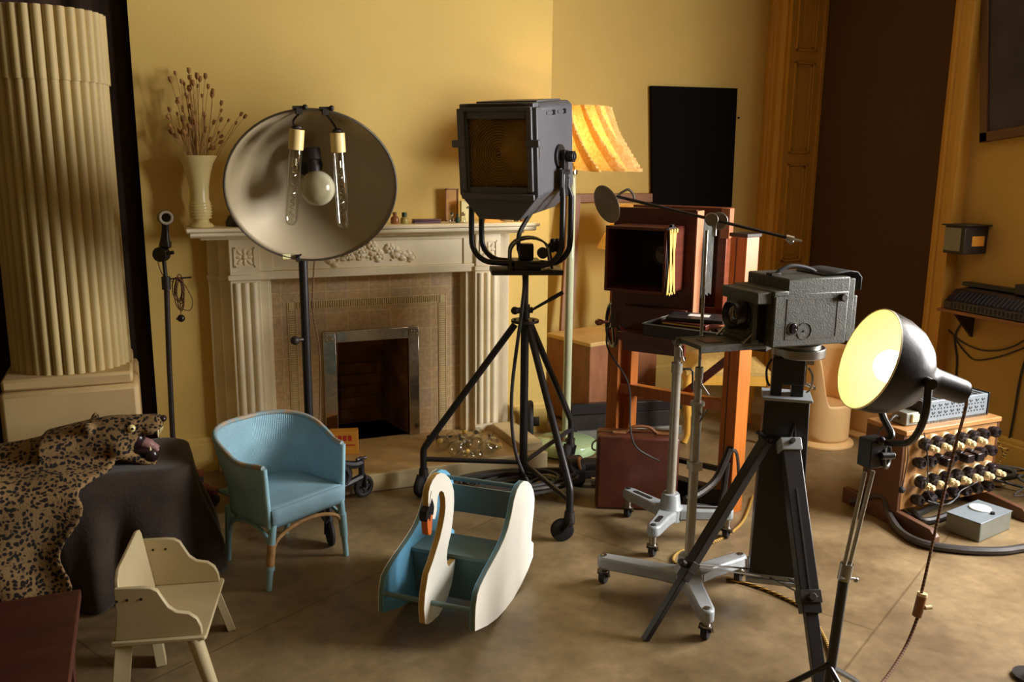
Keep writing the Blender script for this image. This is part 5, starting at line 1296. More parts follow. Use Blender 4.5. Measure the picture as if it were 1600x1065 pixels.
tt, h, a, d, z = holder(.285, .07, .46, .24, .034, .060, 'red-brown wooden plate holder on top of the pale book', M['mahog_lit'], -.03)
obj('white_edge', B().bb((-a - .001, -d - .001, z * .35), (a, d, z * .5), h), M['white'], tt)
b = B(); rnd = random.Random(2); c = TR @ V((.265, .03, .02))
b.tube(spline([c + V((rnd.uniform(-.018, .018), rnd.uniform(-.018, .018), rnd.uniform(0, .03))) for k in range(14)], 4), .0035, 6); tag(obj('metal_chain', b, M['nickel']), 'little crumpled bright chain at the front edge of the tray', 'chain')
b = B(); c = TR @ V((.13, -.0, .0)); b.tube(spline([c + V((.0, 0, .0)), c + V((.01, 0, -.02)), c + V((.02, -.01, -.03)), c + V((.03, 0, -.028)), c + V((.045, 0, -.045)), c + V((.05, .0, -.07)), c + V((.06, 0, -.09)), c + V((.065, .0, -.075))], 4), .004, 6); obj('hanging_chain', b, M['steel'], t)

B_ = V((1.675, 2.345, 0))
t = thing('boom_stand', 'grey castor stand with heavy flat feet holding a boom arm and small dish', 'stand', tuple(B_))
stand_base(t, B_, [(1.46, 2.56), (1.58, 2.10), (1.925, 2.385)], .115, M['grey_paint'], False, .028)
for e in t.children:
    pass
b = B(); b.cyl(B_ + V((0, 0, .15)), B_ + V((0, 0, .72)), .0165, n=18); obj('pole', b, M['grey_pole'], t)
b = B(); b.cyl(B_ + V((0, 0, .72)), B_ + V((0, 0, .84)), .012, n=16); b.cyl(B_ + V((0, 0, .71)), B_ + V((0, 0, .722)), .024, n=20); b.cyl(B_ + V((0, 0, .80)), B_ + V((0, 0, .84)), .014, n=16); obj('sleeve', b, M['grey_pole'], t)
b = B(); b.cyl(B_ + V((0, 0, .83)), B_ + V((0, 0, 1.29)), .0052, n=12); lab(obj('thin_rod', b, M['steel'], t), 'thin bright rod')
for z, s in ((.685, -1), (.775, 1)):
    b = B(); q = B_ + V((0, -.016, z)); b.cyl(q, q + V((0, -.02, 0)), .005, n=8); b.cyl(q + V((-.014 * s, -.02, .018)), q + V((.016 * s, -.022, -.022)), .0035, n=8); obj('thumb_screw', b, M['steel'], t)
b = B(); q = B_ + V((0, 0, .50)); b.bb(q + V((-.02, -.022, -.016)), q + V((.02, .016, .016))); obj('clip', b, M['grey_pole'], t, bevel=.002)
ad = V((.915, -.40, -.145)); j0 = B_ + V((.004, -.012, 1.303))
pA = ay(965, 307, B_.y + .18); pB = ay(1238, 373, B_.y - .13)
b = B(); b.cyl(pA, pB, .0052, n=12); arm = obj('boom_arm', b, M['old_iron'], t)
pj = pA.lerp(pB, .565); d = (pB - pA).normalized(); w = d.cross(V((0, 0, 1))).normalized()
b = B(); b.cyl(pj - w * .012 - d * .012, pj + w * .022 - d * .012, .021, n=24); b.cyl(pj - w * .006 + d * .012, pj + w * .002 + d * .012, .027, n=28); b.torus(axis(pj + d * .012, w), .026, .003, 28, 6); b.cyl(pj + V((0, 0, -.05)), pj, .007)
obj('boom_clamp', b, M['steel'], t, bevel=.001)
b = B(); b.cyl(pB - d * .02, pB + d * .004, .010, n=12); b.ball(pB - d * .004 + V((0, 0, -.008)), .010); b.cyl(pB, pB + d * .03, .004, n=8); lab(obj('arm_end', b, M['nickel'], arm), 'bright end fitting')
dcc = ay(948, 319, B_.y + .20); dnn = V((-.93, -.13, -.32)).normalized(); R2 = .0635
b = B(); pr = [(max(1e-7, R2 * k / 16), -.022 * (1 - (k / 16) ** 2)) for k in range(17)]; b.lathe(pr, axis(dcc, dnn), 44, caps=False); o = obj('dish', b, M['dish_out'], t, solid=.002, ang=80); o['label'] = 'small satin grey dish'
b = B(); b.torus(axis(dcc, dnn), R2, .0018, 44, 6); b.cyl(dcc - dnn * .022, pA, .006, n=10); q = ay(983, 303, B_.y + .16); b.tube(spline([pA + V((0, 0, .004)), ay(974, 299, B_.y + .17), ay(982, 296, B_.y + .165), ay(989, 303, B_.y + .16), ay(991, 311, B_.y + .155)], 6), .0042, 8); obj('dish_mount', b, M['steel'], t)

# ------------------------------------------------------------------ reflex camera on tripod
TX, TY = 1.92, 2.20
t = thing('tripod', 'black wooden box-column camera tripod with slotted legs under the big reflex camera', 'tripod', (TX, TY, 0))
TM = frame((TX, TY, 0), (.80, -.60))
def taper(b, z0, z1, a0, a1, m):
    vs = [(x * a0[0], y * a0[1], z0) for x, y in ((-1, -1), (1, -1), (1, 1), (-1, 1))] + [(x * a1[0], y * a1[1], z1) for x, y in ((-1, -1), (1, -1), (1, 1), (-1, 1))]
    return b.add(vs, [(3, 2, 1, 0), (4, 5, 6, 7)] + [(k, (k + 1) % 4, 4 + (k + 1) % 4, 4 + k) for k in range(4)], m)
b = B(); taper(b, .135, .755, (.082, .066), (.070, .058), TM); col = obj('column', b, M['black_metal'], t, bevel=.004)
b = B(); b.bb((-.078, -.066, .752), (.078, .066, .762), TM); lab(obj('top_plate', b, M['grey_paint'], col, bevel=.002), 'grey metal top plate')
b = B(); b.bb((-.092, -.076, .118), (.092, .076, .135), TM); b.bb((-.086, -.07, .135), (.086, .07, .15), TM); obj('bottom_plate', b, M['grey_paint'], col, bevel=.003)
b = B(); b.bb((.068, -.006, .55), (.0745, .006, .73), TM); obj('slot', b, M['rubber'], col)
b = B(); q = TM @ V((.01, -.064, .62)); b.tube([q, q + V((.0, -.012, .02)), q + V((.008, -.014, .06)), q + V((.016, -.012, .02)), q + V((.014, -.01, -.03))], .006, 8); b.cyl(q, TM @ V((.01, -.075, .60)), .012); obj('column_catch', b, M['old_iron'], col)
b = B(); b.bb((-.052, -.03, .76), (-.018, .03, .875), TM); b.bb((.012, -.03, .76), (.05, .03, .875), TM); b.bb((-.052, -.034, .80), (.05, .034, .89), TM); obj('head_fork', b, M['black_metal'], t, bevel=.003)
b = B(); b.bb((.05, -.022, .80), (.056, .022, .87), TM); b.bb((.05, -.03, .87), (.075, .03, .90), TM)
b.tube([TM @ V(p) for p in spline([(.06, -.02, .86), (.075, -.02, .83), (.072, -.02, .79), (.06, -.02, .775)], 6)], .004, 6); b.cyl(TM @ V((.056, 0, .80)), TM @ V((.085, 0, .79)), .006); b.bb((.08, -.016, .785), (.088, .016, .793), TM)
lab(obj('head_catch', b, M['nickel'], t), 'bright metal catch')
b = B(); b.tube([TM @ V(p) for p in spline([(-.055, -.02, .88), (-.068, -.02, .85), (-.066, -.02, .81), (-.056, -.02, .79)], 6)], .004, 6); obj('side_handle', b, M['black_metal'], t)
b = B(); c = V((TX + .045, TY + .01, 0)); b.cyl(c + V((0, 0, .885)), c + V((0, 0, .918)), .085, n=40); b.cyl(c + V((0, 0, .905)), c + V((0, 0, .930)), .07, n=40); lab(obj('head_plate', b, M['steel'], t, bevel=.004), 'round metal head plate')
for k, (ft, tp) in enumerate((((1.404, 2.178), (1.845, 2.19)), ((1.722, 1.735), (1.875, 2.12)), ((2.10, 2.435), (1.98, 2.25)))):
    e = V((*ft, 0)); p = V((*tp, .62)); d = (p - e); up_ = d.normalized(); side_ = V((-(ft[1] - TY), ft[0] - TX, 0)).normalized()
    lw = .038 if k == 0 else .058
    b = B(); b.beam(e + d * .30, p, lw * .8, lw, upv=tuple(side_)); lg = obj('leg', b, M['black_metal'], t, bevel=.003)
    b = B(); b.beam(e, e + d * .42, lw * .55, lw * .66, upv=tuple(side_)); b.v = [(x, y, max(0, z)) for x, y, z in b.v]; obj('lower_leg', b, M['black_metal'], lg, bevel=.002)
    outw = (V((*ft, 0)) - V((TX, TY, 0))).normalized(); nrm = outw - up_ * outw.dot(up_); nrm.normalize()
    b = B(); b.beam(e + d * .40 + nrm * 0, e + d * .86, .005, lw * 1.08, upv=tuple(side_)); b.v = [tuple(V(q)) for q in b.v]
    if k == 1:
        b = B(); s2 = nrm * (lw * .41); b.beam(e + d * .38 + s2, e + d * .80 + s2, .003, .006, upv=tuple(side_)); obj('slot', b, M['rubber'], lg)
        b = B(); b.beam(e + d * .965, p + d * .02, lw * 1.0, lw * 1.15, upv=tuple(side_)); lab(obj('leg_cap', b, M['grey_paint'], lg, bevel=.003), 'grey metal cap')
    b = B(); c = e + d * .36; b.beam(c - d * .02, c + d * .03, lw * .95, lw * 1.12, upv=tuple(side_)); b.cyl(c + nrm * .02, c + nrm * .045, .012, n=12); b.cyl(c + nrm * .04 - side_ * .016, c + nrm * .04 + side_ * .016, .004, n=8); obj('leg_clamp', b, M['old_iron'], lg, bevel=.002)
    b = B(); b.cyl(p - side_ * .03, p + side_ * .03, .012, n=12); b.cyl(p + nrm * .01, p + nrm * .05, .008, n=8); obj('hinge', b, M['old_iron'], lg)
    if k < 2:
        for s in (-1, 1):
            b = B(); b.cyl(e + d * .37 + side_ * s * .012, V((TX, TY, .14)) + outw * .06 + side_ * s * .03, .003, n=8); obj('stay', b, M['steel'], t)
t = thing('reflex_camera', 'big grey-black leatherette reflex camera with bellows and carrying handle on the tripod', 'camera', (1.9, 2.2, .93))
CM = frame((1.755, 2.092, .948), (.995, -.06)); 
# local X: towards the camera back (right), Y: away from the viewer, Z up
bw = .215
b = B(); b.bb((0, 0, 0), (.275, bw, .168), CM); body = obj('body', b, M['leather'], t, bevel=.005)
b = B(); b.bb((.045, 0.002, .16), (.278, bw - .002, .212), CM); obj('top_hood', b, M['leather'], t, bevel=.005)
b = B(); b.bb((-.004, -.0, .155), (.05, bw, .176), CM); b.bb((-.055, .012, .135), (.0, bw - .01, .172), CM); obj('front_step', b, M['leather'], t, bevel=.004)
b = B(); b.bb((.278, .008, .004), (.302, bw - .008, .205), CM); b.bb((.302, .012, .01), (.318, bw - .012, .15), CM); obj('film_back', b, M['leather'], t, bevel=.003)
for y in (-.001,):
    b = B()
    for (x0, x1, z0, z1) in ((.045, .235, .148, .150), (.045, .235, .024, .026), (.045, .047, .024, .150), (.233, .235, .024, .150)): b.bb((x0, -.0015, z0), (x1, .001, z1), CM)
    obj('side_panel_line', b, M['steel'], body)
b = B(); b.cyl(CM @ V((.248, .0, .148)), CM @ V((.248, -.014, .148)), .0125, n=20); obj('winding_knob', b, M['old_iron'], body, bevel=.002)
b = B(); b.cyl(CM @ V((.072, .0, .052)), CM @ V((.072, -.008, .052)), .010, n=18); b.cyl(CM @ V((.072, 0, .065)), CM @ V((.072, -.008, .065)), .010, n=18); b.bb((.064, -.008, .05), (.080, 0, .068), CM); obj('shutter_lever', b, M['bakelite'], body, bevel=.002)
b = B(); b.torus(axis(CM @ V((.072, -.002, .058)), CM.to_3x3() @ V((0, -1, 0))), .019, .0016, 28, 6); obj('lever_ring', b, M['steel'], body)
b = B(); b.torus(axis(CM @ V((.115, -.001, .048)), CM.to_3x3() @ V((0, -1, 0))), .026, .0014, 32, 6); b.cyl(CM @ V((.115, 0, .048)), CM @ V((.115, -.003, .048)), .003); obj('speed_dial', b, M['leather'], body)
b = B(); b.tube([CM @ V(p) for p in spline([(.07, .10, .212), (.085, .10, .225), (.12, .10, .238), (.16, .10, .236), (.20, .10, .226), (.225, .10, .214)], 6)], .0065, 8); hn = obj('carrying_handle', b, M['rubber'], t)
for x in (.062, .222): obj('handle_mount', B().bb((x - .018, .085, .21), (x + .018, .115, .219), CM), M['old_iron'], hn, bevel=.002)
b = B()
def flap(u, v):
    x = [.20, .25, .29, .318, .335, .334][min(5, int(u * 5))]; z = [.215, .222, .226, .222, .205, .165][min(5, int(u * 5))]
    return (x, .02 + .15 * v, z)
b.grid(flap, 5, 6, CM); lab(obj('leather_flap', b, M['rubber'], t, solid=.004), 'black leather flap over the back')
# bed, bellows, front standard, lens
b = B(); b.bb((-.215, .045, -.004), (.0, .185, .010), CM); b.bb((-.225, .04, -.01), (.01, .05, .012), CM); b.bb((-.225, .18, -.01), (.01, .19, .012), CM); bed = obj('bed', b, M['leather'], t, bevel=.002)
b = B(); b.bb((-.175, .085, .0102), (-.12, .145, .0125), CM); obj('bed_plate', b, M['walnut_dark'], bed)
b = B(); v_, f_ = bel(.025, .145, .035, .195, 0, .04, 5); b.add([(-.03 + y, x, z) for x, y, z in v_], f_, CM); obj('bellows', b, M['black_cloth'], t, smooth=False)
b = B(); b.bb((-.045, .04, .012), (-.028, .19, .152), CM); b.bb((-.05, .035, .008), (-.022, .195, .022), CM); fs_ = obj('lens_board', b, M['leather'], t, bevel=.003)
b = B(); b.lathe([(.050, 0), (.050, .010), (.042, .012), (.042, .03), (.045, .032), (.045, .044), (.040, .047), (.036, .038), (.030, .03), (1e-6, .032)], axis(CM @ V((-.045, .10, .092)), CM.to_3x3() @ V((-1, 0, 0))), 36); lab(obj('lens', b, M['black_paint'], t), 'black lens barrel')
b = B(); b.ball((0, 0, 0), .036, axis(CM @ V((-.070, .10, .092)), CM.to_3x3() @ V((-1, 0, 0))), sc=(1, 1, .45), n=24); lab(obj('lens_glass', b, M['lens'], t), 'amber-coated front glass')
for y in (.045, .185):
    b = B(); b.beam(CM @ V((-.075, y, .012)), CM @ V((.002, y, .085)), .005, .008, upv=(0, 1, 0)); obj('bed_strut', b, M['steel'], bed)

# ------------------------------------------------------------------ lit photoflood on a thin stand
FY = 1.60
t = thing('photoflood_lamp', 'lit black dish photoflood lamp with glowing gold inside on a thin stand', 'studio lamp', (1.60, FY, 0))
pbase = V((1.604, FY, 0)); pm = ay(1319, 900, FY); ptop = ay(1357, 742, FY)
b = B(); b.cyl(pbase + V((0, 0, .02)), pm, .0135, n=16); obj('lower_pole', b, M['black_metal'], t)
b = B(); b.cyl(pm + V((0, 0, -.01)), pm + V((.006, 0, .035)), .017, n=16); b.cyl(pm + V((-.02, -.01, .005)), pm + V((.03, -.012, -.008)), .004, n=8); b.ball(pm + V((.03, -.012, -.01)), .007); obj('pole_collar', b, M['steel'], t)
for dx in (-.008, .009):
    b = B(); b.cyl(pm + V((dx, 0, 0)), ptop + V((dx * 1.6, 0, .01)), .0056, n=12); obj('upper_rod', b, M['grey_pole'], t)
b = B(); q = ay(1367, 700, FY); b.bb(q + V((-.035, -.022, -.045)), q + V((.02, .022, .03))); b.torus(axis(q + V((.032, -.01, -.02)), V((.5, -.85, .1))), .03, .006, 26, 8); b.cyl(q + V((-.01, -.03, -.01)), q + V((.03, -.035, -.012)), .009); b.ball(q + V((-.012, -.028, .03)), .012); obj('tilt_clamp', b, M['black_metal'], t, bevel=.003)
fa = V((-.89, .314, .324)).normalized(); fc = ay(1356, 560, FY - .03)
FM2 = axis(fc, fa)
R3 = .128
pr = [(R3, 0), (R3 * .995, -.015), (R3 * .95, -.055), (R3 * .85, -.092), (R3 * .68, -.122), (R3 * .48, -.143), (.045, -.152), (.040, -.158), (.034, -.18), (.031, -.255), (.030, -.262), (.022, -.265)]
inn = [(r - .0025, z + (.003 if r < .1 else 0)) for r, z in pr[:7]] + [(1e-6, -.150)]
b = B(); b.lathe(pr, FM2, 56, caps=False); b.cyl(FM2 @ V((0, 0, -.258)), FM2 @ V((0, 0, -.266)), .029, n=24); hs = obj('housing', b, M['black_metal'], t)
b = B(); b.lathe(inn, FM2, 56, caps=False); b.lathe([(R3 - .0025, 0), (R3, .001), (R3, -.004)], FM2, 56, caps=False); lab(obj('inner_reflector', b, mat('gold_white_reflector', (250, 240, 206), .45, .05, var=.02), hs, ang=80), 'pale gold inside of the dish')
b = B(); b.lathe([(.016, -.15), (.018, -.11), (.034, -.085), (.041, -.066), (.038, -.045), (.024, -.030), (1e-6, -.025)], FM2, 28); lab(obj('lit_bulb', b, emis('photoflood_bulb', (255, 226, 164), 10), t), 'white-hot glowing bulb')
b = B()
pvt = FM2 @ V((0, 0, -.10))
zz_ = V((0, 0, 1)); side_ = fa.cross(zz_).normalized()
for s in (-1, 1):
    p = pvt + side_ * s * (R3 * .80 + .012); b.cyl(p - side_ * s * .014, p + side_ * s * .014, .013, n=14)
    b.tube(spline([p + V((0, 0, .01)), p + V((0, 0, -.07)), pvt + side_ * s * .085 + V((0, 0, -.135)), pvt + side_ * s * .03 + V((0, 0, -.175)), q + V((0, 0, .02))], 7), .009, 8)
lab(obj('fork', b, M['black_metal'], t), 'dark metal fork')
b = B(); pe = FM2 @ V((0, 0, -.262)); plug = ay(1437, 945, 1.52)
b.tube(spline([pe, pe + V((.012, -.006, -.03)), ay(1492, 700, 1.58), ay(1468, 800, 1.56), ay(1448, 890, 1.53), plug + V((0, 0, .028))], 10), .0042, 8)
b.tube(spline([plug + V((0, 0, -.028)), ay(1415, 1010, 1.5), ay(1380, 1064, 1.45), ay(1330, 1110, 1.4), fl(1260, 1150, .006), fl(1200, 1200, .006)], 10), .0042, 8); obj('flex', b, M['flex'], t)
dpl = (ay(1443, 925, 1.52) - ay(1432, 968, 1.52)).normalized()
b = B(); b.cyl(plug - dpl * .032, plug + dpl * .032, .0125, n=14); sw = obj('inline_switch', b, M['rail'], t, bevel=.003); b = B(); b.cyl(plug + dpl * .026, plug + dpl * .034, .0128, n=14); b.cyl(plug + V((.008, -.01, -.004)), plug + V((.026, -.014, -.004)), .006, n=10); lab(obj('switch_toggle', b, M['cream'], sw), 'cream cap and toggle')
for a in (20, 150, 270):
    a = math.radians(a); b = B(); b.tube([pbase + V((0, 0, .2)), pbase + V((.16 * math.cos(a), .16 * math.sin(a), .09)), pbase + V((.26 * math.cos(a), .26 * math.sin(a), .008))], .008, 8); obj('foot', b, M['black_metal'], t)

# ------------------------------------------------------------------ socket rack, perforated box, little boxes
t = thing('socket_rack', 'oak plug board with rows of dark and cream sockets near the right wall', 'switchboard', (3.17, 2.65, 0))
RM = frame((2.885, 2.56, 0), (1, .02)); LW = .545
pn = obj('panel', B().bb((0, 0, .07), (LW, .02, .40), RM), M['oak'], t, bevel=.002)
obj('top_board', B().bb((-.02, -.012, .40), (LW + .012, .20, .422), RM), M['oak'], t, bevel=.004)
for x in (-.018, LW): obj('side_board', B().bb((x, .0, .0), (x + .018, .20, .40), RM), M['walnut_dark'], t, bevel=.003)
for x in (-.02, LW - .01):
    b = B(); b.prism([(-.20, 0), (-.20, .03), (-.17, .055), (.05, .07), (.30, .07), (.30, 0)], x, x + .03, RM @ Matrix(((0, 0, 1, 0), (1, 0, 0, 0), (0, 1, 0, 0), (0, 0, 0, 1)))); obj('runner', b, M['walnut_dark'], t, bevel=.003)
fw_ = RM.to_3x3() @ V((0, -1, 0))
rows = [(.362, [1, 1, 1, 1, 1, 0, 0]), (.278, [0, 0, 2, 0, 2, 2, 0, 0]), (.195, [1, 1, 1, 1, 1, 1, 1]), (.112, [0, 3, 0, 0, 0, 0, 0])]
for z, kinds in rows:
    for k, kd in enumerate(kinds):
        x = .055 + k * (.43 / (len(kinds) - 1)) + (.01 if len(kinds) == 8 else .02)
        p = RM @ V((x, 0, z)); b = B()
        if kd == 1:
            b.lathe([(.029, 0), (.029, .012), (.024, .016)], axis(p, fw_), 22); sk = obj('socket', b, M['cream'], t)
            b = B(); b.lathe([(.024, .014), (.027, .02), (.026, .042), (.02, .05), (1e-6, .051)], axis(p, fw_), 20); obj('socket_body', b, M['bakelite'], sk)
            b = B(); m = axis(p + V((.012, 0, -.012)), fw_); b.lathe([(.012, .045), (.015, .055), (.015, .062), (.011, .07), (.013, .078), (.008, .088), (1e-6, .089)], m, 12); b.box((.0, .0, .07), (.034, .012, .014), m); lab(obj('cream_plug', b, M['cream'], sk), 'cream plug top')
        elif kd == 0:
            b.lathe([(.020, 0), (.020, .01), (.024, .014), (.024, .034), (.019, .042), (.012, .044), (.010, .038), (1e-6, .038)], axis(p, fw_), 20); obj('socket', b, M['bakelite'], t)
        elif kd == 2:
            b.lathe([(.022, 0), (.022, .03)], axis(p, fw_), 18); b.bb((x - .018, -.07, z - .02), (x + .024, -.028, z + .016), RM); sk = obj('socket', b, M['bakelite'], t, bevel=.003)
        else:
            b.lathe([(.024, 0), (.026, .03), (.02, .045), (1e-6, .046)], axis(p, fw_), 18); obj('socket', b, M['bakelite'], t)
b = B(); b.tube(spline([RM @ V(p) for p in ((.06, -.03, .415), (.075, -.05, .30), (.08, -.06, .18), (.12, -.055, .12), (.18, -.06, .085), (.25, -.06, .10), (.30, -.05, .13), (.40, -.05, .16), (.44, -.04, .20))], 8), .0028, 6)
b.tube(spline([RM @ V(p) for p in ((.09, -.06, .12), (.15, -.07, .10), (.22, -.065, .09), (.28, -.06, .12))], 8), .0025, 6); obj('patch_wire', b, M['cable'], t)
b = B(); b.tube([RM @ V((-.0, -.004, .38)), RM @ V((.008, -.008, .30)), RM @ V((-.005, -.006, .17))], .0025, 6); b.ball(RM @ V((-.01, -.01, .165)), .014); obj('side_wire', b, M['rubber'], t)
t = thing('perforated_box', 'blue-grey perforated metal box on top of the oak socket rack', 'equipment', (3.2, 2.65, .422))
PB = frame((3.0, 2.60, .425), (1, .02)); LP = .40
bd = obj('case', B().bb((0, 0, 0), (LP, .12, .095), PB), M['alu'], t, bevel=.003)
for r_ in range(2):
    for k in range(10):
        b = B(); x = .03 + k * .0375; z = .032 + r_ * .032
        for dx, dz in ((-.009, -.006), (.0, .005), (.009, -.006), (-.005, .011), (.009, .009)):
            b.cyl(PB @ V((x + dx, .0005, z + dz)), PB @ V((x + dx, -.0012, z + dz)), .0036, n=8)
        obj('vent_group', b, M['rubber'], bd)['kind'] = 'stuff'
for x in (-.008, LP): obj('end_flange', B().bb((x, -.004, -.003), (x + .008, .125, .10), PB), M['black_metal'], t, bevel=.002)
b = B()
for k in range(44): b.bb((.008 + k * .0088, -.006, -.003), (.012 + k * .0088, .0, .008), PB)
obj('terminal_strip', b, M['steel'], bd)
b = B()
for k in range(12): b.bb((.02 + k * .031, .01, .095), (.036 + k * .031, .11, .0958), PB)
obj('top_slots', b, M['old_iron'], bd)
t = thing('switch_box', 'small grey switch box with a cable beside the perforated box', 'switch', (2.955, 2.66, .422))
obj('body', B().bb((2.915, 2.60, .424), (2.985, 2.68, .48), None), M['greybox'], t, bevel=.004); obj('lid', B().bb((2.94, 2.59, .44), (2.98, 2.605, .475)), M['cream'], t, bevel=.003)
b = B(); b.tube(spline([(2.915, 2.64, .45), (2.87, 2.62, .47), (2.83, 2.62, .44), (2.82, 2.66, .38), (2.84, 2.72, .2), (2.86, 2.74, .02)], 8), .005, 8); obj('cable', b, M['cable'], t)
t = thing('grey_box', 'flat grey metal box with round cream dial on the floor before the socket rack', 'box', (3.16, 2.38, 0))
G0 = V((3.055, 2.305, 0)); GM = frame(G0, (.98, .19)); 
gb = obj('body', B().bb((0, 0, 0), (.245, .145, .082), GM), M['greybox'], t, bevel=.005); lab(obj('top_plate', B().bb((-.002, -.002, .082), (.247, .147, .085), GM), M['alu'], t, bevel=.002), 'blue-grey lid')
b = B(); b.cyl(GM @ V((.15, .085, .085)), GM @ V((.15, .085, .092)), .043, n=36); lab(obj('dial', b, M['white'], t, bevel=.002), 'round cream dial')
b = B(); b.cyl(GM @ V((.135, .025, .085)), GM @ V((.135, .025, .094)), .009, n=14); obj('push_button', b, M['rubber'], t)

def cable(name, pts, r, m, label, cat='cable', n=10, group=None): return tag(obj(name, B().tube(spline(pts, n), r, 8), M[m]), label, cat, group)
cable('power_cable', [(2.86, 2.80, .02), fl(1378, 775, .10), fl(1388, 800, .05), fl(1405, 828, .018), fl(1440, 848, .018), fl(1500, 858, .018), fl(1560, 860, .018), fl(1600, 855, .018), (3.45, 2.15, .018)], .0165, 'cable', 'thick grey cable sweeping round the rack and the grey box on the floor')
b = B(); b.tube(spline([(3.02, 2.72, .02), fl(1420, 805, .02), fl(1465, 788, .02), fl(1500, 775, .02), (3.40, 2.72, .02)], 8), .015, 8); b.tube(spline([(3.05, 2.68, .045), fl(1440, 812, .02), fl(1480, 805, .02), (3.30, 2.56, .02)], 8), .015, 8)
tag(obj('power_cable', b, M['cable']), 'thick grey cable folded between the rack runners', 'cable')
b = B(); rnd = random.Random(8)
for k in range(6):
    o = V((3.62 + rnd.uniform(-.03, .08), 2.62 + rnd.uniform(-.12, .2), .02)); b.tube(spline([o + V((rnd.uniform(-.12, .14), rnd.uniform(-.18, .2), rnd.uniform(0, .10))) for q in range(6)], 6), rnd.choice((.005, .007, .012)), 6)
b.v = [(x, y, max(.0, z)) for x, y, z in b.v]
tag(obj('cable_heap', b, M['cable']), 'tangled heap of dark cables on the floor at the foot of the right wall', 'cable')
b = B(); b.tube(spline([fl(1550, 690, .2), fl(1565, 700, .18), fl(1575, 702, .16), fl(1562, 720, .10), fl(1556, 745, .03)], 8), .004, 6); b.tube(spline([fl(1552, 700, .16), fl(1560, 690, .2), fl(1570, 715, .12)], 8), .003, 6); tag(obj('yellow_wire', b, M['yellow_rope']), 'thin yellow wires trailing beside the socket rack', 'wire')
b = B(); c = fl(1560, 752, .02); b.ball(c, .035, sc=(1.3, 1, .6)); b.cyl(c + V((-.05, 0, 0)), c + V((.02, 0, 0)), .015); tag(obj('cream_plug', b, M['cream']), 'cream plug lying on the floor behind the grey box', 'plug')
cable('rope', [fl(1176, 775, .006), fl(1160, 815, .006), fl(1125, 842, .006), fl(1085, 853, .006), fl(1058, 864, .006), fl(1052, 876, .006), fl(1065, 884, .006)], .006, 'yellow_rope', 'yellow rope looping across the floor from the tripod to the boom stand')
cable('rope', [fl(1135, 903, .006), fl(1180, 915, .006), fl(1225, 933, .006), fl(1262, 955, .006), fl(1290, 1000, .006), fl(1302, 1045, .006), fl(1300, 1100, .006)], .006, 'yellow_rope', 'yellow and black rope running forward between the tripod legs')
# coil of cable under the spotlight
b = B(); rnd = random.Random(6); pts = []
cc = V((1.47, 3.50, 0))
cc = fl(800, 771, .02)
for k in range(9 * 24):
    a = 2 * PI * k / 24; r = .175 + .055 * math.sin(k * .053) + .02 * math.sin(k * .41); pts.append(cc + V((1.3 * r * math.cos(a) + .03 * math.sin(k * .021),   .62 * r * math.sin(a) + .02 * math.cos(k * .033), .012 + .055 * abs(math.sin(k * .037)) + .01 * math.sin(k * .2))))
b.tube(pts, .009, 7); b.v = [(x, y, max(.0, z)) for x, y, z in b.v]; tag(obj('cable_coil', b, M['cable']), 'loose coil of dark cable on the floor under the spotlight tripod', 'cable')

# ------------------------------------------------------------------ peach tub seats and upholstered chair
def tub(px, py, R, label, face, h1=.53):
    c = fl(px, py, 0); c = V((c.x, c.y, 0)); t = thing('tub_seat', label, 'seat', c, 'peach tub seats')
    def sh(u, v, r):
        a = 2 * PI * u; dlt = abs((a - face + PI) % (2 * PI) - PI); top = .235 + (h1 - .235) * ss(.75, 1.35, dlt)
        z = .03 + (top - .03) * v; return (c.x + r * math.cos(a), c.y + r * math.sin(a), z)
    b = B(); b.grid(lambda u, v: sh(u, v, R), 96, 12); obj('tub_shell', b, M['peach'], t, solid=.012, ang=80)
    b = B(); b.cyl(c + V((0, 0, .20)), c + V((0, 0, .225)), R - .008, n=40); obj('seat', b, M['peach'], t)
    b = B(); b.lathe([(R + .035, 0), (R + .035, .012), (R + .02, .022), (R, .035)], Matrix.Translation(c), 48); obj('foot_rim', b, M['peach'], t, bevel=.002)
    return t
tub(1281, 688, .140, 'peach plastic tub seat with cut-away front, beside the reflex camera tripod', math.radians(-75))
tub(1366, 676, .140, 'second peach plastic tub seat, behind the lit photoflood lamp', math.radians(200), .42)
t = thing('upholstered_chair', 'honey wood chair with mustard tweed seat behind the pine post', 'chair', (2.92, 3.93, 0))
UM = frame((2.655, 3.83, 0), (.90, -.43)); sw_, sd_ = .46, .42
b = B()
def cush(u, v):
    x, y = u * sw_, v * sd_; e = min(u, 1 - u, v, 1 - v); return (x + (.5 - u) * .0, y, .40 + .055 * ss(0, .22, e))
b.grid(cush, 20, 20, UM); b.bb((0, 0, .385), (sw_, sd_, .402), UM); obj('seat_cushion', b, M['cushion'], t, ang=60)
b = B()
for p, q in (((.0, .0, .33), (sw_, .025, .39)), ((.0, sd_ - .025, .33), (sw_, sd_, .39)), ((0, 0, .33), (.025, sd_, .39)), ((sw_ - .025, 0, .33), (sw_, sd_, .39))): b.bb(p, q, UM)
obj('seat_rail', b, M['stool_wood'], t, bevel=.004)
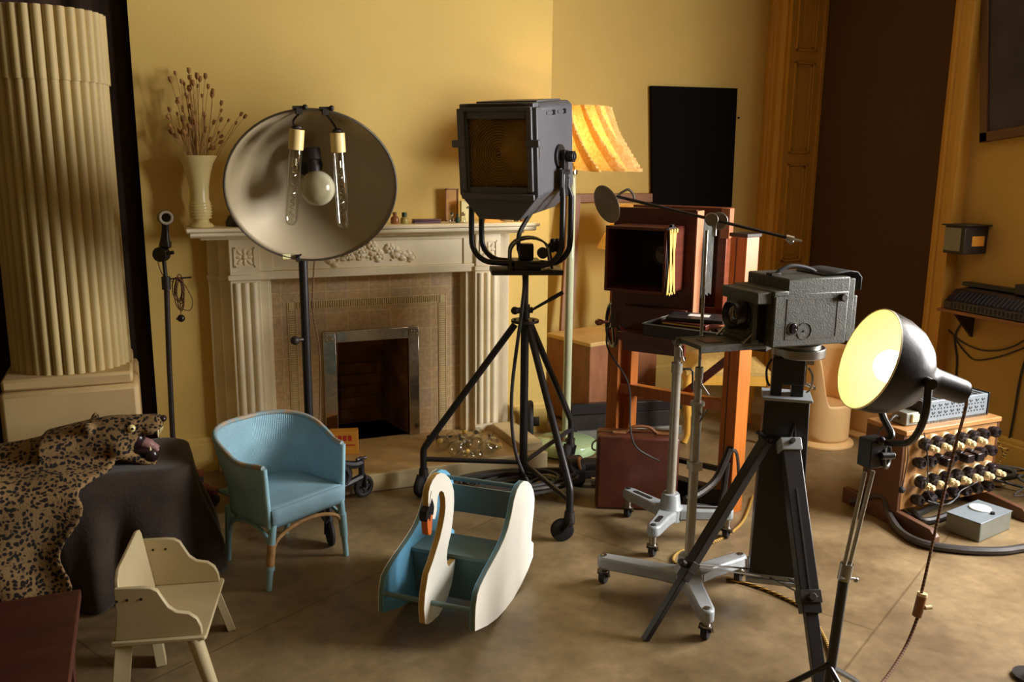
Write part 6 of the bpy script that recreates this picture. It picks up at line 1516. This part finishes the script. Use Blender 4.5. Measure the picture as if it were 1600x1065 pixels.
for x, y, s1, s2 in ((.02, .02, -1, -1), (sw_ - .02, .02, 1, -1), (.02, sd_ - .02, -1, 1), (sw_ - .02, sd_ - .02, 1, 1)):
    b = B(); b.tube([UM @ V(p) for p in spline([(x, y, .385), (x + s1 * .012, y + s2 * .012, .30), (x + s1 * .0, y + s2 * .0, .16), (x - s1 * .004, y - s2 * .004, .05), (x + s1 * .012, y + s2 * .012, .0)], 6)], [.024] * 7 + [.022] * 6 + [.017] * 6 + [.015] * 6, 10); b.v = [(a, c, max(0, z)) for a, c, z in b.v]; obj('leg', b, M['stool_wood'], t)

# ------------------------------------------------------------------ right-hand wall things
t = thing('wall_box', 'small dark metal box with pale label fixed to the right wall above the console', 'box', (3.86, 3.2, 1.06))
wb = obj('body', B().bb((3.785, 3.14, 1.065), (3.95, 3.26, 1.205)), M['old_iron'], t, bevel=.003); obj('lid', B().bb((3.77, 3.12, 1.205), (3.95, 3.27, 1.212)), M['black_metal'], t, bevel=.002)
lab(obj('paper_label', B().bb((3.84, 3.138, 1.105), (3.925, 3.141, 1.155)), M['paper_orange'], wb), 'pale yellow label'); obj('side_plate', B().bb((3.782, 3.16, 1.08), (3.786, 3.255, 1.195)), M['greybox'], wb)
t = thing('slotted_console', 'long dark slotted console on a shelf along the right wall', 'equipment', (3.86, 3.05, .75))
SL = lambda x0, y0, z0, x1, y1, z1: B().bb((x0, y0, z0), (x1, y1, z1))
b = B(); b.prism([(3.95, .79), (3.75, .79), (3.75, .83), (3.82, .885), (3.95, .895)], 2.55, 3.19, Matrix(((1, 0, 0, 0), (0, 0, 1, 0), (0, 1, 0, 0), (0, 0, 0, 1)))); cs = obj('case', b, M['bakelite'], t, bevel=.004)
obj('back_strip', SL(3.90, 2.55, .895, 3.95, 3.22, .915), M['black_metal'], t, bevel=.003); obj('end_block', SL(3.87, 2.78, .895, 3.95, 2.90, .945), M['black_metal'], t, bevel=.003)
b = B()
for k in range(26): y = 2.58 + k * .0225; b.beam(V((3.760, y, .840)), V((3.812, y, .881)), .008, .003, upv=(0, 1, 0))
for k in range(26): y = 2.58 + k * .0225; b.bb((3.7485, y - .005, .80), (3.7505, y + .005, .825))
obj('slot_row', b, M['rubber'], cs)
t = thing('wall_shelf', 'thin wooden shelf carrying the slotted console on the right wall', 'shelf', (3.85, 3.0, .77)); obj('board', SL(3.74, 2.5, .772, 3.95, 3.22, .788), M['rail'], t, bevel=.002)
for y in (2.7, 3.17): obj('bracket', B().prism([(3.95, .772), (3.80, .772), (3.95, .63)], y - .01, y + .01, Matrix(((1, 0, 0, 0), (0, 0, 1, 0), (0, 1, 0, 0), (0, 0, 0, 1)))), M['old_iron'], t)
# dark framed picture
PMx = Matrix(((0, 0, -1, XW - .012), (-1, 0, 0, 3.225), (0, 1, 0, 1.615), (0, 0, 0, 1))) @ Matrix.Rotation(math.radians(7), 4, 'Z')
t = thing('dark_picture', 'dark framed picture hanging crooked at the top of the right wall', 'picture', tuple(PMx @ V((.25, 0, 0))))
b = B(); W_, H_ = .55, .85
for p, q in (((0, 0, 0), (W_, .05, .025)), ((0, H_ - .05, 0), (W_, H_, .025)), ((0, 0, 0), (.045, H_, .025)), ((W_ - .045, 0, 0), (W_, H_, .025))): b.bb(p, q, PMx)
obj('frame', b, M['walnut_dark'], t, bevel=.004); obj('canvas', B().bb((.04, .045, .002), (W_ - .04, H_ - .045, .015), PMx), mat('dark_blue_canvas', (50, 44, 58), .6, var=.45, scale=5), t)
XC = XW - .006
def onx(px, py, x=XC):
    r = Rw @ V((px - 800, py - 532.5, FOC)); return EYE + r * (x / r.x)
cable('wall_wire', [onx(1515, 480, XC), onx(1505, 500), onx(1492, 525), onx(1495, 560), onx(1494, 585), onx(1494, 640)], .005, 'cable', 'dark wire hanging straight down the right wall below the console')
cable('wall_wire', [onx(1482, 515), onx(1500, 532), onx(1530, 546), onx(1560, 547), onx(1585, 540), onx(1602, 530)], .004, 'cable', 'upper of two wires drooping along the right wall')
cable('wall_wire', [onx(1490, 526), onx(1508, 550), onx(1525, 562), onx(1560, 557), onx(1590, 547), onx(1602, 542)], .004, 'cable', 'lower of two wires drooping along the right wall')
cable('wall_wire', [onx(1604, 555), onx(1594, 590), onx(1582, 660), onx(1568, 730)], .0055, 'cable', 'black wire slanting down the right wall to the cable heap')

# tip of a stand at the right edge of the frame
t = thing('stand_tip', 'dark upright tube with a pale tip at the lower right edge', 'stand', (2.36, 1.57, 0)); c = fl(1603, 1065, 0)
c = V((2.365, 1.56, 0)); b = B(); b.cyl(c, c + V((0, 0, .10)), .009); obj('tube', b, M['black_metal'], t); b = B(); b.ball(c + V((0, 0, .105)), .009); obj('tip', b, M['white'], t); b = B(); b.cyl(c, c + V((0, 0, .012)), .05, n=24); obj('foot', b, M['black_metal'], t)
